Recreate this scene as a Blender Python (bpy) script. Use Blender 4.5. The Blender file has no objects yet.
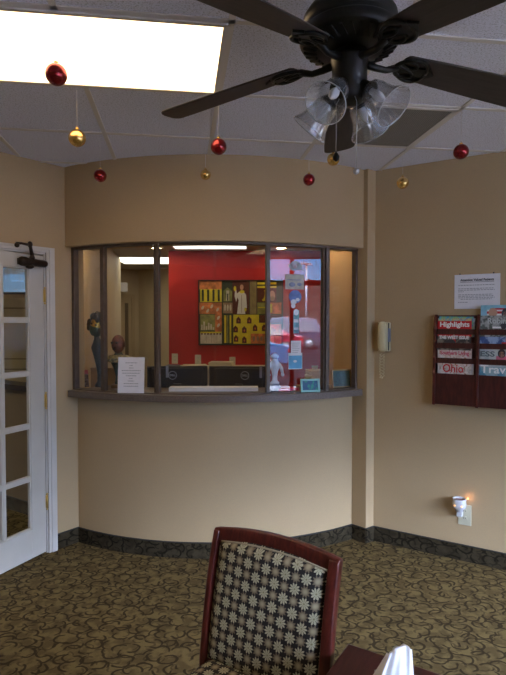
import bpy, math, random
from mathutils import Vector, Matrix
random.seed(7)
PI = math.pi
SC = bpy.context.scene
COL = SC.collection
EYE, CEIL, ICEIL = 1.60, 2.685, 2.44

# ------------------------------------------------------------ camera
cd = bpy.data.cameras.new('camera'); cam = bpy.data.objects.new('camera', cd); COL.objects.link(cam)
cd.sensor_fit = 'VERTICAL'; cd.sensor_height = 36.0; cd.lens = 36.0 * 530.0 / 675.0
cd.clip_start = 0.02; cd.clip_end = 400
cam.matrix_world = (Matrix.Translation((0, 0, EYE)) @ Matrix.Rotation(math.radians(90 - 1.675), 4, 'X')
                    @ Matrix.Rotation(math.radians(0.0), 4, 'Z'))
SC.camera = cam
SC.view_settings.view_transform = 'Standard'; SC.view_settings.look = 'None'
SC.view_settings.gamma = 1.0; SC.view_settings.exposure = 0.0
SC.view_settings.use_curve_mapping = False

# ------------------------------------------------------------ node helper
class NT:
    def __init__(s, tree): s.t = tree; s.n = tree.nodes; s.l = tree.links
    def node(s, typ, **kw):
        nd = s.n.new(typ)
        for k, v in kw.items(): setattr(nd, k, v)
        return nd
    def put(s, sock, v):
        if isinstance(v, bpy.types.NodeSocket): s.l.new(v, sock)
        else: sock.default_value = v
    def math(s, op, a, b=0.0, c=0.0):
        nd = s.node('ShaderNodeMath', operation=op)
        s.put(nd.inputs[0], a); s.put(nd.inputs[1], b)
        if len(nd.inputs) > 2: s.put(nd.inputs[2], c)
        return nd.outputs[0]
    def mix(s, f, a, b):
        nd = s.node('ShaderNodeMix', data_type='RGBA')
        s.put(nd.inputs[0], f)
        s.put(nd.inputs[6], a if isinstance(a, bpy.types.NodeSocket) else (*a[:3], 1))
        s.put(nd.inputs[7], b if isinstance(b, bpy.types.NodeSocket) else (*b[:3], 1))
        return nd.outputs[2]
    def noise(s, vec, scale, detail=3, rough=.5):
        nd = s.node('ShaderNodeTexNoise'); nd.inputs['Scale'].default_value = scale
        nd.inputs['Detail'].default_value = detail; nd.inputs['Roughness'].default_value = rough
        if vec is not None: s.l.new(vec, nd.inputs['Vector'])
        return nd.outputs[0]
    def sstep(s, v, lo, hi):
        nd = s.node('ShaderNodeMapRange', interpolation_type='SMOOTHSTEP')
        s.put(nd.inputs[0], v); nd.inputs[1].default_value = lo; nd.inputs[2].default_value = hi
        return nd.outputs[0]
    def obj(s): return s.node('ShaderNodeTexCoord').outputs['Object']
    def pos(s): return s.node('ShaderNodeNewGeometry').outputs['Position']
    def sep(s, v):
        nd = s.node('ShaderNodeSeparateXYZ'); s.l.new(v, nd.inputs[0]); return nd.outputs
    def comb(s, x, y, z=0.0):
        nd = s.node('ShaderNodeCombineXYZ'); s.put(nd.inputs[0], x); s.put(nd.inputs[1], y); s.put(nd.inputs[2], z)
        return nd.outputs[0]
    def bump(s, h, strength=.2, dist=.01):
        nd = s.node('ShaderNodeBump'); nd.inputs['Strength'].default_value = strength
        nd.inputs['Distance'].default_value = dist; s.l.new(h, nd.inputs['Height']); return nd.outputs[0]

# ------------------------------------------------------------ world: blue sky with low cloud
w = bpy.data.worlds.new('sky'); SC.world = w; w.use_nodes = True
t = NT(w.node_tree); t.n.clear()
g = t.node('ShaderNodeTexCoord').outputs['Generated']
sx, sy, sz = t.sep(g)
skyc = t.mix(t.sstep(sz, .02, .14), (.30, .62, 1.0), (.15, .46, .98))
mp = t.node('ShaderNodeMapping'); t.l.new(g, mp.inputs[0]); mp.inputs['Scale'].default_value = (1, 1, 3)
cl = t.noise(mp.outputs[0], 5, 6, .6)
cm = t.math('MULTIPLY', t.sstep(cl, .55, .70), t.math('SUBTRACT', 1.0, t.sstep(sz, .05, .22)))
skyc = t.mix(cm, skyc, (.85, .90, 1.0))
skyc = t.mix(t.sstep(sz, .16, .34), skyc, (5.6, 6.4, 8.6))        # bright white overcast higher up
bg = t.node('ShaderNodeBackground'); t.l.new(skyc, bg.inputs[0]); bg.inputs[1].default_value = 8.0
wo = t.node('ShaderNodeOutputWorld'); t.l.new(bg.outputs[0], wo.inputs[0])

# the sun, high, from behind the building: lights the car park
sd = bpy.data.lights.new('sun', 'SUN'); sd.energy = 45; sd.angle = .01; sd.color = (1, .97, .93)
sun = bpy.data.objects.new('sun', sd); COL.objects.link(sun)
sun.rotation_euler = Vector((.55, -.45, -.75)).to_track_quat('-Z', 'Y').to_euler()
sun.location = (0, 0, 20)

# ------------------------------------------------------------ materials
MATS = {}
def mat(name, color=(.5, .5, .5), rough=.6, metal=0, spec=.5, noise=0, nscale=30, bump=0, emit=None, estr=0, coat=0):
    if name in MATS: return MATS[name]
    m = bpy.data.materials.new(name); m.use_nodes = True; MATS[name] = m
    t = NT(m.node_tree); b = t.n['Principled BSDF']
    b.inputs['Base Color'].default_value = (*color, 1); b.inputs['Roughness'].default_value = rough
    b.inputs['Metallic'].default_value = metal; b.inputs['Specular IOR Level'].default_value = spec
    b.inputs['Coat Weight'].default_value = coat
    if noise or bump:
        n = t.noise(t.obj(), nscale, 4)
        if noise:
            c = t.mix(t.sstep(n, .3, .7), tuple(x * (1 - noise) for x in color), tuple(min(1, x * (1 + noise)) for x in color))
            t.l.new(c, b.inputs['Base Color'])
        if bump: t.l.new(t.bump(n, bump), b.inputs['Normal'])
    if emit:
        b.inputs['Emission Color'].default_value = (*emit, 1); b.inputs['Emission Strength'].default_value = estr
    return m

def glass_mat(name, base=.04, tint=(1, 1, 1), rough=0.0, body=0.0, bodycol=(.8, .85, .9)):
    m = bpy.data.materials.new(name); m.use_nodes = True; MATS[name] = m
    t = NT(m.node_tree); t.n.clear()
    lw = t.node('ShaderNodeLayerWeight'); lw.inputs[0].default_value = .5
    f = t.math('MULTIPLY_ADD', t.math('POWER', lw.outputs['Facing'], 5.0), 1 - base, base)
    tr = t.node('ShaderNodeBsdfTransparent'); tr.inputs[0].default_value = (*tint, 1)
    gl = t.node('ShaderNodeBsdfGlossy'); gl.inputs['Roughness'].default_value = rough
    mx = t.node('ShaderNodeMixShader'); t.l.new(f, mx.inputs[0]); t.l.new(tr.outputs[0], mx.inputs[1]); t.l.new(gl.outputs[0], mx.inputs[2])
    out = mx.outputs[0]
    if body:
        d = t.node('ShaderNodeBsdfTranslucent'); d.inputs[0].default_value = (*bodycol, 1)
        d2 = t.node('ShaderNodeBsdfDiffuse'); d2.inputs[0].default_value = (*bodycol, 1)
        a = t.node('ShaderNodeAddShader'); t.l.new(d.outputs[0], a.inputs[0]); t.l.new(d2.outputs[0], a.inputs[1])
        m2 = t.node('ShaderNodeMixShader'); m2.inputs[0].default_value = body
        t.l.new(out, m2.inputs[1]); t.l.new(d2.outputs[0], m2.inputs[2]); out = m2.outputs[0]
    o = t.node('ShaderNodeOutputMaterial'); t.l.new(out, o.inputs[0])
    return m

def wall_mat():
    m = bpy.data.materials.new('tan_wallcovering'); m.use_nodes = True
    t = NT(m.node_tree); b = t.n['Principled BSDF']; p = t.pos()
    n1 = t.noise(p, 2.2, 4); n2 = t.noise(p, 160, 3, .7)
    c = t.mix(n1, (.46, .338, .182), (.52, .388, .218))
    c = t.mix(t.math('MULTIPLY', t.sstep(n2, .35, .65), .25), c, (.36, .285, .205))
    t.l.new(c, b.inputs['Base Color']); b.inputs['Roughness'].default_value = .62
    b.inputs['Specular IOR Level'].default_value = .3
    t.l.new(t.bump(n2, .25, .003), b.inputs['Normal'])
    return m

def carpet_mat(name, cove=False):
    m = bpy.data.materials.new(name); m.use_nodes = True
    t = NT(m.node_tree); b = t.n['Principled BSDF']; p = t.pos(); x, y, z = t.sep(p)
    base_v = t.comb(x, z) if cove else t.comb(x, y)
    wob = t.node('ShaderNodeTexNoise'); t.l.new(base_v, wob.inputs['Vector']); wob.inputs['Scale'].default_value = 14
    vm = t.node('ShaderNodeVectorMath', operation='MULTIPLY_ADD')
    t.l.new(wob.outputs['Color'], vm.inputs[0]); vm.inputs[1].default_value = (.03, .03, 0); t.l.new(base_v, vm.inputs[2])
    v0 = vm.outputs[0]
    masks = []
    for k, (S, off, r0, wd, cut) in enumerate([(10.0, (0, 0, 0), .40, .085, -.35), (10.0, (7.37, 3.61, 0), .43, .08, -.1), (14.0, (2.3, 9.1, 0), .36, .09, .1)]):
        a = t.node('ShaderNodeVectorMath', operation='MULTIPLY_ADD'); t.l.new(v0, a.inputs[0])
        a.inputs[1].default_value = (S, S * 1.25, 1); a.inputs[2].default_value = off
        vo = t.node('ShaderNodeTexVoronoi', voronoi_dimensions='2D'); vo.inputs['Scale'].default_value = 1; vo.inputs['Randomness'].default_value = .7
        t.l.new(a.outputs[0], vo.inputs['Vector'])
        rel = t.node('ShaderNodeVectorMath', operation='SUBTRACT'); t.l.new(a.outputs[0], rel.inputs[0]); t.l.new(vo.outputs['Position'], rel.inputs[1])
        rx, ry, _ = t.sep(rel.outputs[0]); cr, _, _ = t.sep(vo.outputs['Color'])
        ang = t.math('ADD', t.math('ARCTAN2', ry, rx), t.math('MULTIPLY', cr, 6.283))
        sn = t.math('SINE', ang)
        ring = t.math('ABSOLUTE', t.math('SUBTRACT', vo.outputs['Distance'], r0))
        ringm = t.math('SUBTRACT', 1.0, t.sstep(ring, wd * .45, wd))
        arc = t.sstep(sn, cut, cut + .35)
        masks.append(t.math('MULTIPLY', ringm, arc))
    msk = t.math('MAXIMUM', t.math('MAXIMUM', masks[0], masks[1]), t.math('MULTIPLY', masks[2], .6))
    n1 = t.noise(base_v, 16, 2); n2 = t.noise(p, 420, 2, .8); n3 = t.noise(base_v, 1.2, 2)
    if cove: ca, cb, cc = (.042, .033, .019), (.070, .056, .032), (.012, .009, .006)
    else: ca, cb, cc = (.140, .104, .044), (.240, .181, .078), (.030, .021, .012)
    c = t.mix(t.sstep(n1, .38, .62), ca, cb)
    c = t.mix(t.math('MULTIPLY', msk, .9), c, cc)
    c = t.mix(t.math('MULTIPLY', t.sstep(n2, .35, .65), .45), c, tuple(q * .45 for q in ca))
    t.l.new(c, b.inputs['Base Color']); b.inputs['Roughness'].default_value = .95; b.inputs['Specular IOR Level'].default_value = .1
    t.l.new(t.bump(n2, .5, .004), b.inputs['Normal'])
    return m

def fabric_mat():
    # daisies on a checkerboard lattice, in the part's own x / z
    m = bpy.data.materials.new('daisy_fabric'); m.use_nodes = True
    t = NT(m.node_tree); b = t.n['Principled BSDF']
    uv = t.node('ShaderNodeTexCoord').outputs['UV']; x, y, _ = t.sep(uv)
    S = 1 / .0345
    u = t.math('MULTIPLY', x, S); v = t.math('MULTIPLY', y, S)
    fu = t.math('FLOOR', u); fv = t.math('FLOOR', v)
    cu = t.math('SUBTRACT', t.math('SUBTRACT', u, fu), .5); cv = t.math('SUBTRACT', t.math('SUBTRACT', v, fv), .5)
    par = t.math('FLOORED_MODULO', t.math('ADD', fu, fv), 2.0)
    r = t.math('SQRT', t.math('ADD', t.math('MULTIPLY', cu, cu), t.math('MULTIPLY', cv, cv)))
    pet = t.math('COSINE', t.math('MULTIPLY', t.math('ARCTAN2', cv, cu), 10.0))
    lim = t.math('MULTIPLY_ADD', pet, .085, t.math('MULTIPLY_ADD', par, -.02, .44))
    fl = t.math('SUBTRACT', 1.0, t.sstep(t.math('SUBTRACT', r, lim), -.03, .03))
    line = t.math('MULTIPLY', t.sstep(pet, -.9, -.5), 1.0)
    bright = t.mix(t.math('MAXIMUM', line, t.math('SUBTRACT', 1.0, t.sstep(r, .1, .2))), (.16, .15, .09), (.50, .48, .32))
    centre = t.math('SUBTRACT', 1.0, t.sstep(r, .06, .11))
    bright = t.mix(centre, bright, (.25, .23, .12))
    muted = t.mix(t.math('SUBTRACT', 1.0, t.sstep(r, .05, .40)), (.17, .135, .085), (.42, .36, .22))
    c = t.mix(par, bright, muted)
    c = t.mix(fl, (.012, .010, .010), c)
    t.l.new(c, b.inputs['Base Color']); b.inputs['Roughness'].default_value = .8
    n = t.noise(t.obj(), 900, 2); t.l.new(t.bump(n, .3, .002), b.inputs['Normal'])
    return m

def wood_mat(name, a, bcol, rough=.35, scale=(3, 3, 30), axis_long='x'):
    m = bpy.data.materials.new(name); m.use_nodes = True; MATS[name] = m
    t = NT(m.node_tree); b = t.n['Principled BSDF']
    mp = t.node('ShaderNodeMapping'); t.l.new(t.obj(), mp.inputs[0]); mp.inputs['Scale'].default_value = scale
    n = t.noise(mp.outputs[0], 3.0, 6, .65)
    t.l.new(t.mix(t.sstep(n, .35, .65), a, bcol), b.inputs['Base Color']); b.inputs['Roughness'].default_value = rough
    return m

def ceil_mat():
    m = bpy.data.materials.new('ceiling_tile'); m.use_nodes = True
    t = NT(m.node_tree); b = t.n['Principled BSDF']; p = t.pos()
    n = t.noise(p, 130, 4, .75)
    t.l.new(t.mix(t.sstep(n, .34, .52), (.42, .42, .46), (.76, .77, .88)), b.inputs['Base Color']); b.inputs['Roughness'].default_value = .9
    t.l.new(t.bump(n, .4, .004), b.inputs['Normal'])
    return m

WALL = wall_mat(); CARPET = carpet_mat('patterned_carpet'); COVE = carpet_mat('carpet_cove_base', True); FABRIC = fabric_mat(); CEILM = ceil_mat()
TBAR = mat('ceiling_grid_metal', (.66, .62, .58), .5)
TRIMW = mat('off_white_trim', (.62, .60, .56), .45, noise=.03, nscale=8)
DOORW = mat('off_white_door_paint', (.60, .58, .52), .4, noise=.03, nscale=6)
RED = mat('deep_red_wall', (.46, .010, .013), .6, noise=.06, nscale=5, bump=.03)
BRONZE = mat('bronze_frame', (.125, .095, .074), .45, metal=.3, noise=.1)
BLACKRUB = mat('black_edge', (.015, .014, .013), .6)
COUNTER = mat('speckled_dark_laminate', (.15, .117, .092), .4, noise=.45, nscale=260)
GLASS = glass_mat('clear_glass', .045)
GLASS2 = glass_mat('window_glass', .04)
SHADE = glass_mat('ribbed_glass', .10, (.95, .96, .97), .10, .08, (.72, .76, .80))
BRASS = mat('brass', (.75, .55, .18), .3, metal=1)
BLACKM = mat('black_fan_metal', (.006, .007, .006), .40, metal=0, spec=.28, coat=.05)
DARKBR = mat('dark_bronze_metal', (.035, .026, .022), .4, metal=.5)
BLADE = wood_mat('dark_walnut_blade', (.020, .015, .014), (.038, .027, .024), .48, (3, 30, 30))
MAHOG = wood_mat('mahogany', (.060, .010, .008), (.125, .022, .015), .3, (20, 20, 3))
RACKW = wood_mat('dark_cherry_wood', (.045, .010, .009), (.085, .018, .014), .35, (20, 20, 3))
TABLEW = wood_mat('dark_table_wood', (.035, .010, .009), (.065, .018, .014), .3, (20, 3, 20))
PAPER = mat('white_paper', (.80, .80, .82), .7, noise=.02)
INK = mat('dark_ink', (.03, .03, .04), .7)
LGREY = mat('pale_grey_print', (.35, .36, .38), .7)
CREAM = mat('cream_plastic', (.72, .64, .38), .35)
OUTLETM = mat('outlet_plastic', (.62, .60, .44), .4)
BLKPL = mat('black_plastic', (.012, .013, .016), .35, noise=.1)
SILV = mat('silver_plastic', (.45, .46, .48), .35, metal=.5)
CREAMW = mat('cream_hall_paint', (.66, .56, .34), .6, noise=.04, nscale=4)
STRING = mat('clear_nylon_string', (.75, .75, .72), .5)
GOLD = mat('gold_foil', (.80, .52, .13), .22, metal=1)
REDB = mat('red_bauble', (.26, .006, .012), .22, metal=.7, coat=.6)
GOLDB = mat('gold_bauble', (.85, .58, .20), .24, metal=1, coat=.3)

# ------------------------------------------------------------ mesh builder
class MB:
    def __init__(s): s.v = []; s.f = []; s.mi = []; s.sm = []; s.mats = []; s.cur = 0; s.uv = {}
    def m(s, material):
        if material not in s.mats: s.mats.append(material)
        s.cur = s.mats.index(material); return s
    def add(s, vs, fs, smooth=False):
        o = len(s.v); s.v += [tuple(v) for v in vs]
        for f in fs: s.f.append(tuple(o + i for i in f)); s.mi.append(s.cur); s.sm.append(smooth)
        return s
    def box(s, lo, hi, M=None):
        x0, y0, z0 = lo; x1, y1, z1 = hi
        vs = [Vector(p) for p in ((x0, y0, z0), (x1, y0, z0), (x1, y1, z0), (x0, y1, z0), (x0, y0, z1), (x1, y0, z1), (x1, y1, z1), (x0, y1, z1))]
        if M: vs = [M @ v for v in vs]
        return s.add(vs, [(0, 3, 2, 1), (4, 5, 6, 7), (0, 1, 5, 4), (1, 2, 6, 5), (2, 3, 7, 6), (3, 0, 4, 7)])
    def prism(s, pts, z0, z1, M=None):          # pts: outline in x, y (counter-clockwise)
        n = len(pts)
        a = sum(pts[i][0] * pts[(i + 1) % n][1] - pts[(i + 1) % n][0] * pts[i][1] for i in range(n))
        if a < 0: pts = pts[::-1]
        vs = [Vector((x, y, z0)) for x, y in pts] + [Vector((x, y, z1)) for x, y in pts]
        if M: vs = [M @ v for v in vs]
        return s.add(vs, [tuple(range(n))[::-1], tuple(range(n, 2 * n))] + [(i, (i + 1) % n, n + (i + 1) % n, n + i) for i in range(n)])
    def slab(s, pts, y0, y1, M=None):           # pts: outline in x, z, extruded along y
        R = Matrix(((1, 0, 0, 0), (0, 0, -1, 0), (0, 1, 0, 0), (0, 0, 0, 1)))
        return s.prism(pts, -y1, -y0, (M @ R) if M else R)
    def lathe(s, prof, seg=28, M=None, smooth=True, cap=True, wob=None):
        vs = []; fs = []; n = len(prof)
        for i in range(seg):
            a = 2 * PI * i / seg
            for j, (r, z) in enumerate(prof):
                rr = r * (1 + (wob(a, z) if wob else 0))
                vs.append(Vector((rr * math.cos(a), rr * math.sin(a), z)))
        if M: vs = [M @ v for v in vs]
        for i in range(seg):
            k = (i + 1) % seg
            for j in range(n - 1): fs.append((i * n + j, k * n + j, k * n + j + 1, i * n + j + 1))
        s.add(vs, fs, smooth)
        if cap:
            o = len(s.v) - len(vs)
            if prof[0][0] > 1e-4: s.f.append(tuple(o + i * n for i in range(seg))[::-1]); s.mi.append(s.cur); s.sm.append(False)
            if prof[-1][0] > 1e-4: s.f.append(tuple(o + i * n + n - 1 for i in range(seg))); s.mi.append(s.cur); s.sm.append(False)
        return s
    def tube(s, pts, r, seg=8, smooth=True):
        pts = [Vector(p) for p in pts]; n = len(pts)
        rs = r if isinstance(r, (list, tuple)) else [r] * n
        vs = []; up = Vector((0, 0, 1))
        t0 = (pts[1] - pts[0]).normalized()
        if abs(t0.dot(up)) > .9: up = Vector((1, 0, 0))
        nrm = t0.cross(up).normalized()
        for i, p in enumerate(pts):
            t = (pts[min(i + 1, n - 1)] - pts[max(i - 1, 0)]).normalized()
            nrm = (nrm - t * nrm.dot(t)).normalized(); b = t.cross(nrm)
            for k in range(seg):
                a = 2 * PI * k / seg
                vs.append(p + (nrm * math.cos(a) + b * math.sin(a)) * rs[i])
        fs = [(i * seg + k, i * seg + (k + 1) % seg, (i + 1) * seg + (k + 1) % seg, (i + 1) * seg + k) for i in range(n - 1) for k in range(seg)]
        fs += [tuple(range(seg))[::-1], tuple(range((n - 1) * seg, n * seg))]
        return s.add(vs, fs, smooth)
    def ball(s, c, r, seg=20, rings=12, sc=(1, 1, 1), M=None, wob=None):
        vs = []; fs = []
        for i in range(1, rings):
            th = PI * i / rings
            for k in range(seg):
                a = 2 * PI * k / seg
                d = Vector((math.sin(th) * math.cos(a), math.sin(th) * math.sin(a), math.cos(th)))
                q = wob(d) if wob else 1
                vs.append(Vector((d.x * sc[0], d.y * sc[1], d.z * sc[2])) * r * q)
        vs += [Vector((0, 0, r * sc[2])), Vector((0, 0, -r * sc[2]))]
        for i in range(rings - 2):
            for k in range(seg): fs.append((i * seg + k, (i + 1) * seg + k, (i + 1) * seg + (k + 1) % seg, i * seg + (k + 1) % seg))
        T, B = len(vs) - 2, len(vs) - 1
        for k in range(seg):
            fs.append((T, k, (k + 1) % seg)); fs.append((B, (rings - 2) * seg + (k + 1) % seg, (rings - 2) * seg + k))
        c = Vector(c); vs = [v + c for v in vs]
        if M: vs = [M @ v for v in vs]
        return s.add(vs, fs, True)
    def build(s, name, parent=None, bevel=0, seg=2, loc=None, uvf=None):
        me = bpy.data.meshes.new(name); me.from_pydata(s.v, [], s.f)
        for mm in s.mats: me.materials.append(mm)
        me.polygons.foreach_set('material_index', s.mi); me.polygons.foreach_set('use_smooth', s.sm)
        if uvf:
            ul = me.uv_layers.new(name='uv')
            for lp in me.loops: ul.data[lp.index].uv = uvf(me.vertices[lp.vertex_index].co)
        me.validate(); me.update()
        o = bpy.data.objects.new(name, me); COL.objects.link(o)
        if parent: o.parent = parent
        if loc: o.location = loc
        if bevel:
            b = o.modifiers.new('bevel', 'BEVEL'); b.width = bevel; b.segments = seg; b.limit_method = 'ANGLE'; b.angle_limit = math.radians(50)
        return o

def thing(name, label, cat, loc=(0, 0, 0), rz=0, group=None, rot=None):
    o = bpy.data.objects.new(name, None); COL.objects.link(o); o.empty_display_size = .1
    o.location = loc; o.rotation_euler = rot if rot else (0, 0, rz); o['label'] = label; o['category'] = cat
    if group: o['group'] = group
    return o
def tag(o, label, cat, group=None, kind=None):
    o['label'] = label; o['category'] = cat
    if group: o['group'] = group
    if kind: o['kind'] = kind
    return o
def struct(o): o['kind'] = 'structure'; return o
def place(o, loc, rz=0): o.location = loc; o.rotation_euler = (0, 0, rz); return o

def text_mb(mb, s, size, M, material, bold=0.0, align='CENTER', width=None):
    cu = bpy.data.curves.new('txt', 'FONT'); cu.body = s; cu.size = size; cu.align_x = align; cu.align_y = 'CENTER'
    cu.extrude = .0006; cu.offset = bold; cu.resolution_u = 3
    o = bpy.data.objects.new('txt', cu); COL.objects.link(o)
    dg = bpy.context.evaluated_depsgraph_get(); me = bpy.data.meshes.new_from_object(o.evaluated_get(dg))
    vs = [v.co.copy() for v in me.vertices]; fs = [tuple(p.vertices) for p in me.polygons]
    if width and vs:
        w_ = max(v.x for v in vs) - min(v.x for v in vs); k = width / w_
        for v in vs: v.x *= k
    R = Matrix.Rotation(PI / 2, 4, 'X')         # text plane xy -> x / z, facing -y
    mb.m(material); mb.add([M @ (R @ v) for v in vs], fs)
    bpy.data.objects.remove(o); bpy.data.curves.remove(cu); bpy.data.meshes.remove(me)
    return mb
T = Matrix.Translation
def dirv(a, b): d = Vector((b[0] - a[0], b[1] - a[1])); return d.normalized()
def wallseg(mb, a, b, z0, z1, th=.1, side=1):
    d = dirv(a, b); n = Vector((-d.y, d.x)) * th * side
    mb.prism([(a[0], a[1]), (b[0], b[1]), (b[0] + n.x, b[1] + n.y), (a[0] + n.x, a[1] + n.y)], z0, z1)
# ------------------------------------------------------------ plan of the room
A = (-1.27, 3.82); LD = Vector((-.640, -.768)); LN = Vector((-.768, .640))        # left wall: start, direction towards the camera side, normal into the wall
C = (.881, 3.84); RD = Vector((.850, -.527)); RN = Vector((.527, .850))            # right wall
P1, P2 = (.731, 3.876), (.815, 3.79)
RW = (5.29, 1.105); BW = (.35, -3.63); LW = (-5.2, -.9)
CC = Vector((-.3116, 5.3536)); R0 = 1.8084
def lw(t): return (A[0] + LD.x * t, A[1] + LD.y * t)
def rw(t): return (C[0] + RD.x * t, C[1] + RD.y * t)
def arc(R, a): a = math.radians(a); return (CC.x + R * math.sin(a), CC.y - R * math.cos(a))
def band(mb, Ra, Rb, a0, a1, z0, z1, n=48, ends=None):
    fr = [arc(Ra, a0 + (a1 - a0) * i / n) for i in range(n + 1)]; bk = [arc(Rb, a0 + (a1 - a0) * i / n) for i in range(n + 1)]
    vs = []
    for q in (fr, bk):
        for z in (z0, z1): vs += [(x, y, z) for x, y in q]
    N = n + 1; f0, f1, b0, b1 = 0, N, 2 * N, 3 * N
    mb.add(vs, [(f0 + i, f0 + i + 1, f1 + i + 1, f1 + i) for i in range(n)], True)
    o = [tuple(v) for v in vs]
    mb.add(o, [(b0 + i + 1, b0 + i, b1 + i, b1 + i + 1) for i in range(n)], True)
    mb.add(o, [(f1 + i, f1 + i + 1, b1 + i + 1, b1 + i) for i in range(n)] + [(b0 + i, b0 + i + 1, f0 + i + 1, f0 + i) for i in range(n)]
           + [(f0, f1, b1, b0), (f0 + n, b0 + n, b1 + n, f1 + n)])

# daylight portal in the storefront opening (guides sampling of the real sky only)
WD = Vector((.722, .692)); WN = Vector((.692, -.722)); W0 = Vector((3.95, -.18))
def wp(s, out=0): return (W0.x + WD.x * s + WN.x * out, W0.y + WD.y * s + WN.y * out)
pl = bpy.data.lights.new('portal', 'AREA'); pl.shape = 'RECTANGLE'; pl.size = 4.5; pl.size_y = 2.35; pl.cycles.is_portal = True
po = bpy.data.objects.new('portal', pl); COL.objects.link(po)
pc = wp(-.75, .12); po.location = (pc[0], pc[1], 1.45)
po.rotation_euler = Vector((-WN.x, -WN.y, 0)).to_track_quat('-Z', 'Z').to_euler()

# ------------------------------------------------------------ floor and ceiling
fl = MB().m(CARPET)
fl.prism([(-8, -4.2), (.6, -3.75), (5.55, 1.0), (5.4, 9.4), (-8, 9.4)], -.05, 0)
struct(fl.build('floor'))
ce = MB().m(CEILM)
ce.prism([LW, BW, RW, C, P2, arc(R0 - .02, 35), (0, 3.62), arc(R0 - .02, 0), (-.8, 3.68), arc(R0 - .02, -32), A], CEIL, CEIL + .04)
struct(ce.build('ceiling'))
rf = MB().m(CEILM); rf.prism([(-8, -4.2), (.6, -3.8), (5.6, 1.0), (5.5, 9.5), (-8, 9.5)], CEIL + .12, CEIL + .25)
struct(rf.build('roof'))
# suspended grid: 2 ft squares turned a little from the camera's axis
GA = math.radians(7.8); E1 = Vector((math.cos(GA), math.sin(GA))); E2 = Vector((-math.sin(GA), math.cos(GA))); G0 = Vector((-.160, 2.550)); GP = .615
def gp(i, j): v = G0 + E1 * (i * GP) + E2 * (j * GP); return v
poly = [Vector(p) for p in (LW, BW, RW, C, P2, P1)] + [Vector(arc(R0, a)) for a in (28, 20, 10, 0, -10, -20, -28)] + [Vector(A)]
def inside(p):
    c = False; n = len(poly)
    for i in range(n):
        a, b = poly[i], poly[(i + 1) % n]
        if (a.y > p.y) != (b.y > p.y) and p.x < (b.x - a.x) * (p.y - a.y) / (b.y - a.y) + a.x: c = not c
    return c
def clip(o, d, L=14, st=.01):
    runs = []; cur = None; k = -L
    while k < L:
        if inside(o + d * k):
            if cur is None: cur = k
            last = k
        elif cur is not None: runs.append((cur, last)); cur = None
        k += st
    return runs
gr = MB().m(TBAR)
for idx in range(-12, 14):
    for o, d, e in ((gp(idx, 0), E2, E1), (gp(0, idx), E1, E2)):
        for a, b in clip(o, d):
            if b - a < .05: continue
            p, q = o + d * a, o + d * b; wv = e * .012
            gr.prism([tuple(p - wv), tuple(q - wv), tuple(q + wv), tuple(p + wv)], CEIL - .005, CEIL + .001)
struct(gr.build('trim_1'))

# ------------------------------------------------------------ walls
DH = .247; DW = .93                                # door opening along the left wall
wl = MB().m(WALL)
def lseg(t0, t1, z0, z1): wallseg(wl, lw(t0), lw(t1), z0, z1, .12, -1)
lseg(-.06, DH - .012, 0, CEIL + .1); lseg(DH - .012, DH + DW + .012, 2.075, CEIL + .1); lseg(DH + DW + .012, 6.15, 0, CEIL + .1)
struct(wl.build('wall_left'))
wr = MB().m(WALL); wallseg(wr, C, (RW[0] + .1, RW[1] - .06), 0, CEIL + .1, .12, 1); struct(wr.build('wall_right'))
wb = MB().m(WALL); wallseg(wb, LW, BW, 0, CEIL + .1, .12, -1); struct(wb.build('wall_back'))
pr = MB().m(WALL)
pr.prism([P1, P2, C, (1.0, 4.05), (.80, 4.05)], 0, CEIL + .1); struct(pr.build('wall_pier'))
lc = MB().m(WALL); band(lc, R0, R0 - .12, -31.9, 35.1, 0, 1.071); struct(lc.build('wall_counter'))
hd = MB().m(WALL); band(hd, R0 + .085, R0 - .16, -32.36, 35.6, 2.130, CEIL + .1); struct(hd.build('wall_header'))
# carpet cove base with its black top edge
bb = MB()
def cove_line(mb, a, b, d=1):
    mb.m(COVE); wallseg(mb, a, b, 0, .104, .008, d); mb.m(BLACKRUB); wallseg(mb, a, b, .104, .110, .010, d)
b1 = MB(); cove_line(b1, A, lw(DH - .075), 1); cove_line(b1, lw(DH + DW + .075), lw(6.1), 1); struct(b1.build('baseboard_left'))
b2 = MB(); cove_line(b2, C, RW, -1); struct(b2.build('baseboard_right'))
b3 = MB().m(COVE); band(b3, R0 + .008, R0, -31.9, 35.1, 0, .104); b3.m(BLACKRUB); band(b3, R0 + .010, R0, -31.9, 35.1, .104, .110); struct(b3.build('baseboard_counter'))
b4 = MB(); cove_line(b4, P1, P2, -1); cove_line(b4, P2, C, -1); struct(b4.build('baseboard_pier'))

# window wall: storefront with dark red frames and blinds
ww = MB().m(WALL)
S0, S1 = -3.0, 1.5
wallseg(ww, wp(-5.05), wp(S0), 0, CEIL + .1, .12, -1); wallseg(ww, wp(S1), wp(1.86), 0, CEIL + .1, .12, -1)
wallseg(ww, wp(S0), wp(S1), 0, .28, .12, -1); struct(ww.build('wall_window'))
WR = mat('dark_red_frame', (.11, .008, .016), .5)
win = MB().m(WR)
posts = [S0 + .035, -1.5, 0, 1.2, S1 - .03]
for s in posts: wallseg(win, wp(s - .036), wp(s + .036), .28, CEIL, .1, -1)
for z0, z1 in ((.28, .36), (2.215, 2.30), (2.665, CEIL)): wallseg(win, wp(S0), wp(S1), z0, z1, .09, -1)
w2 = struct(win.build('window_2'))
gm = MB().m(GLASS2); wallseg(gm, wp(S0 + .03, .045), wp(S1 - .03, .045), .36, 2.665, .006, -1); gm.build('glass', w2)
bl = MB().m(mat('blind_slats', (.32, .31, .30), .5))
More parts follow.
